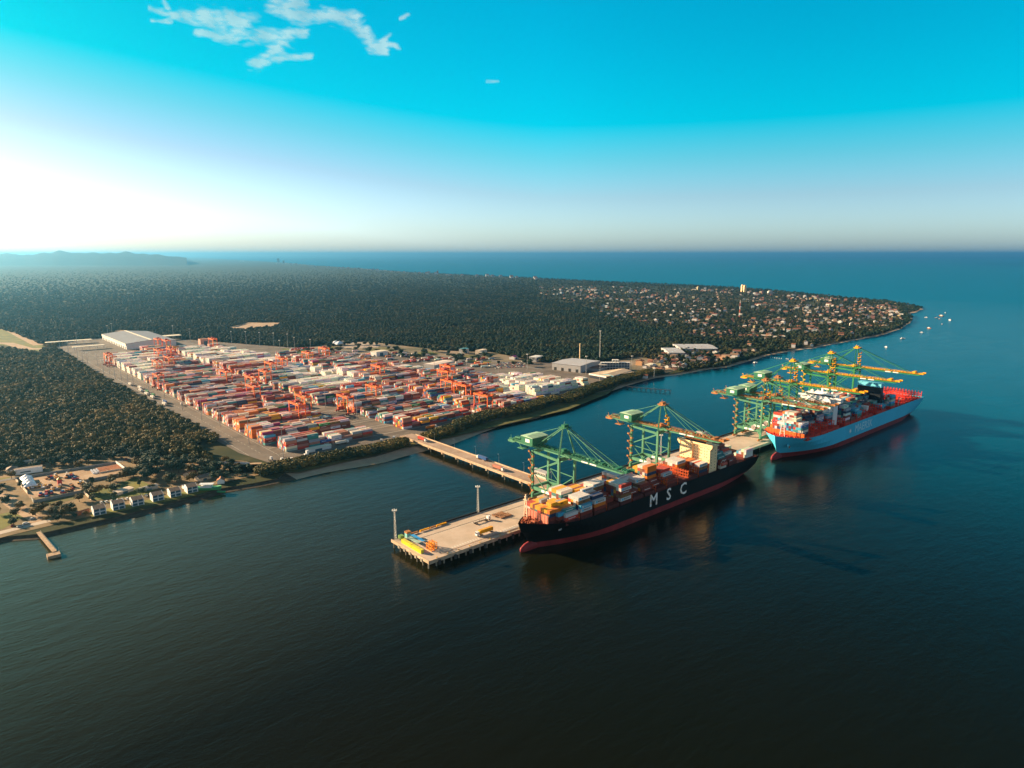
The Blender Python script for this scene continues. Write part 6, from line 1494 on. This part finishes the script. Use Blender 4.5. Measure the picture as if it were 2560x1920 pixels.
for poly, cnt in big_:
    us = [p[0] for p in poly]; vs = [p[1] for p in poly]
    for _ in range(cnt*4):
        u, v = rx.uniform(min(us), max(us)), rx.uniform(min(vs), max(vs))
        if not inpoly(u, v, poly): continue
        x, y = G(u, v, 3)
        if noise.noise((x*.004, y*.004, 21)) < .05 and rx.random() < .90: continue
        if any((x-q[0])**2+(y-q[1])**2 < 13**2 for q in HS) or any((x-q[0])**2+(y-q[1])**2 < 13**2 for q in EX): continue
        EX.append((x, y)); a = .35+rx.uniform(-.2, .2)+(pi/2 if rx.random() < .4 else 0); ca, sa = cos(a), sin(a); q = MB(); wx, wy, h = rx.uniform(7, 12), rx.uniform(6, 9), rx.choice((3.6, 4, 4.5, 7))
        wm__ = rx.randrange(7); q.box(-wx/2, wx/2, -wy/2, wy/2, 0, h, wm__); q.gend(-wx/2, wx/2, -wy/2, wy/2, h, h+2, 'x', wm__); q.gable(-wx/2, wx/2, -wy/2, wy/2, h, h+2, 'x', .5, 7+rx.randrange(6))
        o_ = len(xb.v); xb.v += [(x+vx*ca-vy*sa, y+vx*sa+vy*ca, 2.6+vz) for vx, vy, vz in q.v]; xb.f += [tuple(i+o_ for i in f) for f in q.f]; xb.m += q.m
        if len(EX) >= cnt: break
print('extra houses', len(EX))
tag(xb.build('distant_houses', mats_x), 'the many further small houses of the coastal town among the trees', kind='stuff')
cnt_ = {}
for x, y, nm in sorted(HS, key=lambda q: PX(q[0], q[1], 3)[0]):
    me_, k = rg.choice(HM); d = PX(x, y, 3)[2]; key = (wn_[k % 7], nm); cnt_[key] = cnt_.get(key, 0)+1
    o = ob('house', me_, None, (x, y, 2.6), rg.choice((.3, .4, 1.9, .35))+rg.uniform(-.2, .2)); s = rg.uniform(.85, 1.25)*(1.12 if d > 2500 else 1.0); o.scale = (s, s, s*1.05)
    tag(o, f'{key[0]} walled house, {nth(cnt_[key])} from the left of that colour in {nm}', 'house', 'houses of the coastal town')
def block(u, v, wx, wy, h, lab, m=wwhite, d=None):
    x, y = G(u, v, 3); R_ = empty('apartment_tower', (x, y, 2.6), -HEAD, lab, 'building'); MB().box(-wx/2, wx/2, -wy/2, wy/2, 0, h).build('wall', m, R_)
    b = MB()
    for z in range(3, int(h)-2, 4): b.box(-wx/2+1, wx/2-1, -wy/2-.1, -wy/2, z, z+1.6)
    b.build('windows', glassd, R_); MB().box(-wx*.3, wx*.3, -wy*.3, wy*.3, h, h+3).build('roof_house', m, R_)
block(1855.5, 729, 12, 14, 36, 'left one of the white twin towers by the sea', cream); block(1861.5, 729.5, 12, 14, 34, 'right one of the white twin towers by the sea', cream)
block(1745, 724, 10, 12, 16, 'small yellow tower at the left end of the seaside rows', MATS['town_wall_4']); block(1925, 735, 24, 14, 14, 'wide white block in the seaside rows', wwhite); block(696, 656, 60, 30, 95, 'distant hazy tower block on the far coast', wgrey); block(709, 658, 45, 30, 55, 'lower distant tower right of the tall far block', wgrey)
block(1094, 683, 16, 14, 26, 'reddish little tower on the far shore', MATS['town_wall_5'])
for i in range(44):      # far houses strung along the coast
    q = rg.random(); u = 560+(1360-560)*q; xs_ = [p for p in far if p[0] > 500]; v = 0
    for A_, B_ in zip(far, far[1:]):
        if B_[0] <= u <= A_[0]: v = A_[1]+(B_[1]-A_[1])*(u-A_[0])/(B_[0]-A_[0])
    v += rg.uniform(.8, 3.2); x, y = G(u, v, 3); s = rg.uniform(1.5, 2.6)
    o = ob('far_house', HM[rg.choice((0, 2, 6, 7, 9))][0], None, (x, y, 2.6), -.6); o.scale = (s, s, s); o['sortu'] = u
FH = sorted([o for o in bpy.data.objects if o.name.startswith('far_house')], key=lambda o: o['sortu'])
for i, o in enumerate(FH): del o['sortu']; tag(o, f'hazy pale building on the far coast, {nth(i+1)} from the left', 'house', 'pale buildings along the far coast')
hall((G(1702, 880, 3), G(1794, 880, 3), G(1794, 868, 3)), 7, 'long low grey warehouse above the waterfront village', wgrey, rpale, 2)
hall((G(1672, 893, 3), G(1712, 893, 3), G(1712, 880, 3)), 9, 'shorter grey warehouse left of the long one', wgrey, rpale, 2)
x, y = G(1848, 797, 3); tm = empty('radio_tower', (x, y, 2.6), 0, 'red and white lattice radio tower rising over the town', 'radio tower')
for i in range(6):
    q0, q1 = 1.5*(1-i/7), 1.5*(1-(i+1)/7); b = MB()
    for sx_, sy in ((-1, -1), (1, -1), (1, 1), (-1, 1)): b.bar((sx_*q0, sy*q0, i*10), (sx_*q1, sy*q1, i*10+10), .3); b.bar((sx_*q0, sy*q0, i*10), (-sx_*q1, sy*q1, i*10+10), .2)
    b.build('mast_section', mat('tower_red', (.6, .10, .04), .6) if i % 2 == 0 else whitep, tm)
for i, pts in enumerate(([(1600,936),(1700,915),(1820,895),(1960,868),(2120,840),(2230,805)], [(1560,742),(1720,738),(1900,752),(2060,765),(2230,780)], [(1700,800),(1860,800),(2020,800),(2180,800)], [(1790,728),(1800,760),(1830,800),(1880,850)], [(2000,742),(2010,780),(2050,835)], [(1640,750),(1700,790),(1760,830)])): strip('town_street', [G(u, v, 3) for u, v in pts], 9, 2.92+i*.02, dirt)
for i, poly in enumerate(([(1750,838),(1830,842),(1850,848),(1760,848)], [(1960,796),(2080,792),(2080,797),(1970,800)], [(1860,796),(1960,800),(1950,806),(1860,803)], [(2190,764),(2230,768),(2225,774),(2190,770)], [(2060,797),(2160,797),(2160,801),(2060,801)])): spx('clearing_ground', poly, 2.9, dirt)
# ---------------------------------------------------------------- stand the containers
def far_rank(c): return math.dist((c['x'], c['y'], c['z']), (CAMX, CAMY, HC))
exposed = [c for c in CONT if c['e']]
def inview(c):
    u, v, d = PX(c['x'], c['y'], c['z']); return 0 < u < 2560 and 0 < v < 1920
exposed = [c for c in exposed if inview(c)]
exposed.sort(key=lambda c: (c['w'].startswith('tier'), far_rank(c)))
IND = exposed[:300]; ids = set(id(c) for c in IND)
# {'ship': 'containers stacked on the decks of the moored ships', 'yard': 'containers stacked in the port yard'}
for c in IND:
    big_ = c['L'] > 8
    o = ob('shipping_container', CB40 if big_ else CB20, None, (c['x'], c['y'], c['z']), c['rz']); o.color = (*PAL[c['c']], 1)
    ship = 'ship' in c['w']; tiered = c['w'].startswith('tier')
    tag(o, CN[c['c']]+' container, '+c['w'] if tiered else CN[c['c']]+' container '+c['w'], 'shipping container', ('containers stacked on the moored ships' if ship else 'containers stacked in the port yard') if tiered else 'containers standing singly on trucks and quay')
    if c['end']:
        d = ob('container_doors', CD40 if big_ else CD20, o); d.color = o.color
    if c['logo'] and big_:
        q = ob('lettering', LG[c['logo']], o, (0, -1.25, 1.3))
rest = [c for c in CONT if id(c) not in ids]
nv = len(rest); print('containers', len(CONT), 'individual', len(IND))
P_ = np.array([(c['x'], c['y'], c['z'], c['L']/2, c['rz']) for c in rest]); V = np.zeros((nv, 8, 3)); F = np.zeros((nv, 5, 4), dtype=np.int64)
sg8 = np.array([(-1,-1,0),(1,-1,0),(1,1,0),(-1,1,0),(-1,-1,1),(1,-1,1),(1,1,1),(-1,1,1)], float)
for i in range(8):
    lx = sg8[i,0]*P_[:,3]; ly = sg8[i,1]*1.22; cr_, sr = np.cos(P_[:,4]), np.sin(P_[:,4])
    V[:, i, 0] = P_[:,0]+lx*cr_-ly*sr; V[:, i, 1] = P_[:,1]+lx*sr+ly*cr_; V[:, i, 2] = P_[:,2]+sg8[i,2]*2.57
fq = np.array([(4,5,6,7),(0,1,5,4),(1,2,6,5),(2,3,7,6),(3,0,4,7)])
for i in range(5): F[:, i, :] = fq[i][None, :]+8*np.arange(nv)[:, None]
# pale lettering strips stand 2 cm proud on some of the sides that face the water
sv = []; sf = []; rg = random.Random(6)
base = nv*8; strips = []
for c in rest:
    if c['near'] and c['rz'] == 0 and c['c'] in 'WLMRNTBGwg' and rg.random() < .42 and c['L'] > 8:
        x0 = c['x']+rg.choice((-4.6, -3.2, -2.2)); x1 = x0+rg.uniform(3.5, 6.5); y = c['y']-1.25; z = c['z']+rg.uniform(.9, 1.2); h = rg.uniform(.5, .8)
        k = base+len(sv); sv += [(x0, y, z), (x1, y, z), (x1, y, z+h), (x0, y, z+h)]; sf.append((k, k+1, k+2, k+3)); strips.append((.05, .30, .42) if c['c'] in 'Ww' else (.6, .6, .6))
allv = V.reshape(-1, 3).tolist()+sv; allf = F.reshape(-1, 4).tolist()+sf
me = bpy.data.meshes.new('container_stacks'); me.from_pydata(allv, [], allf); me.materials.append(CMF)
ca = me.color_attributes.new('paint', 'FLOAT_COLOR', 'CORNER')
rg = random.Random(12); cols = np.zeros((len(allf)*4, 4)); cols[:, 3] = 1
pc = np.array([[v*rg.uniform(.8, 1.15)+.01 for v in PAL[c['c']]] for c in rest]); cols[:nv*20, :3] = np.repeat(pc, 20, axis=0)
if strips: cols[nv*20:, :3] = np.repeat(np.array(strips), 4, axis=0)
ca.data.foreach_set('color', cols.ravel())
tag(ob('container_stacks', me), 'hundreds of stacked containers of all colours filling the rest of the yard', kind='stuff')
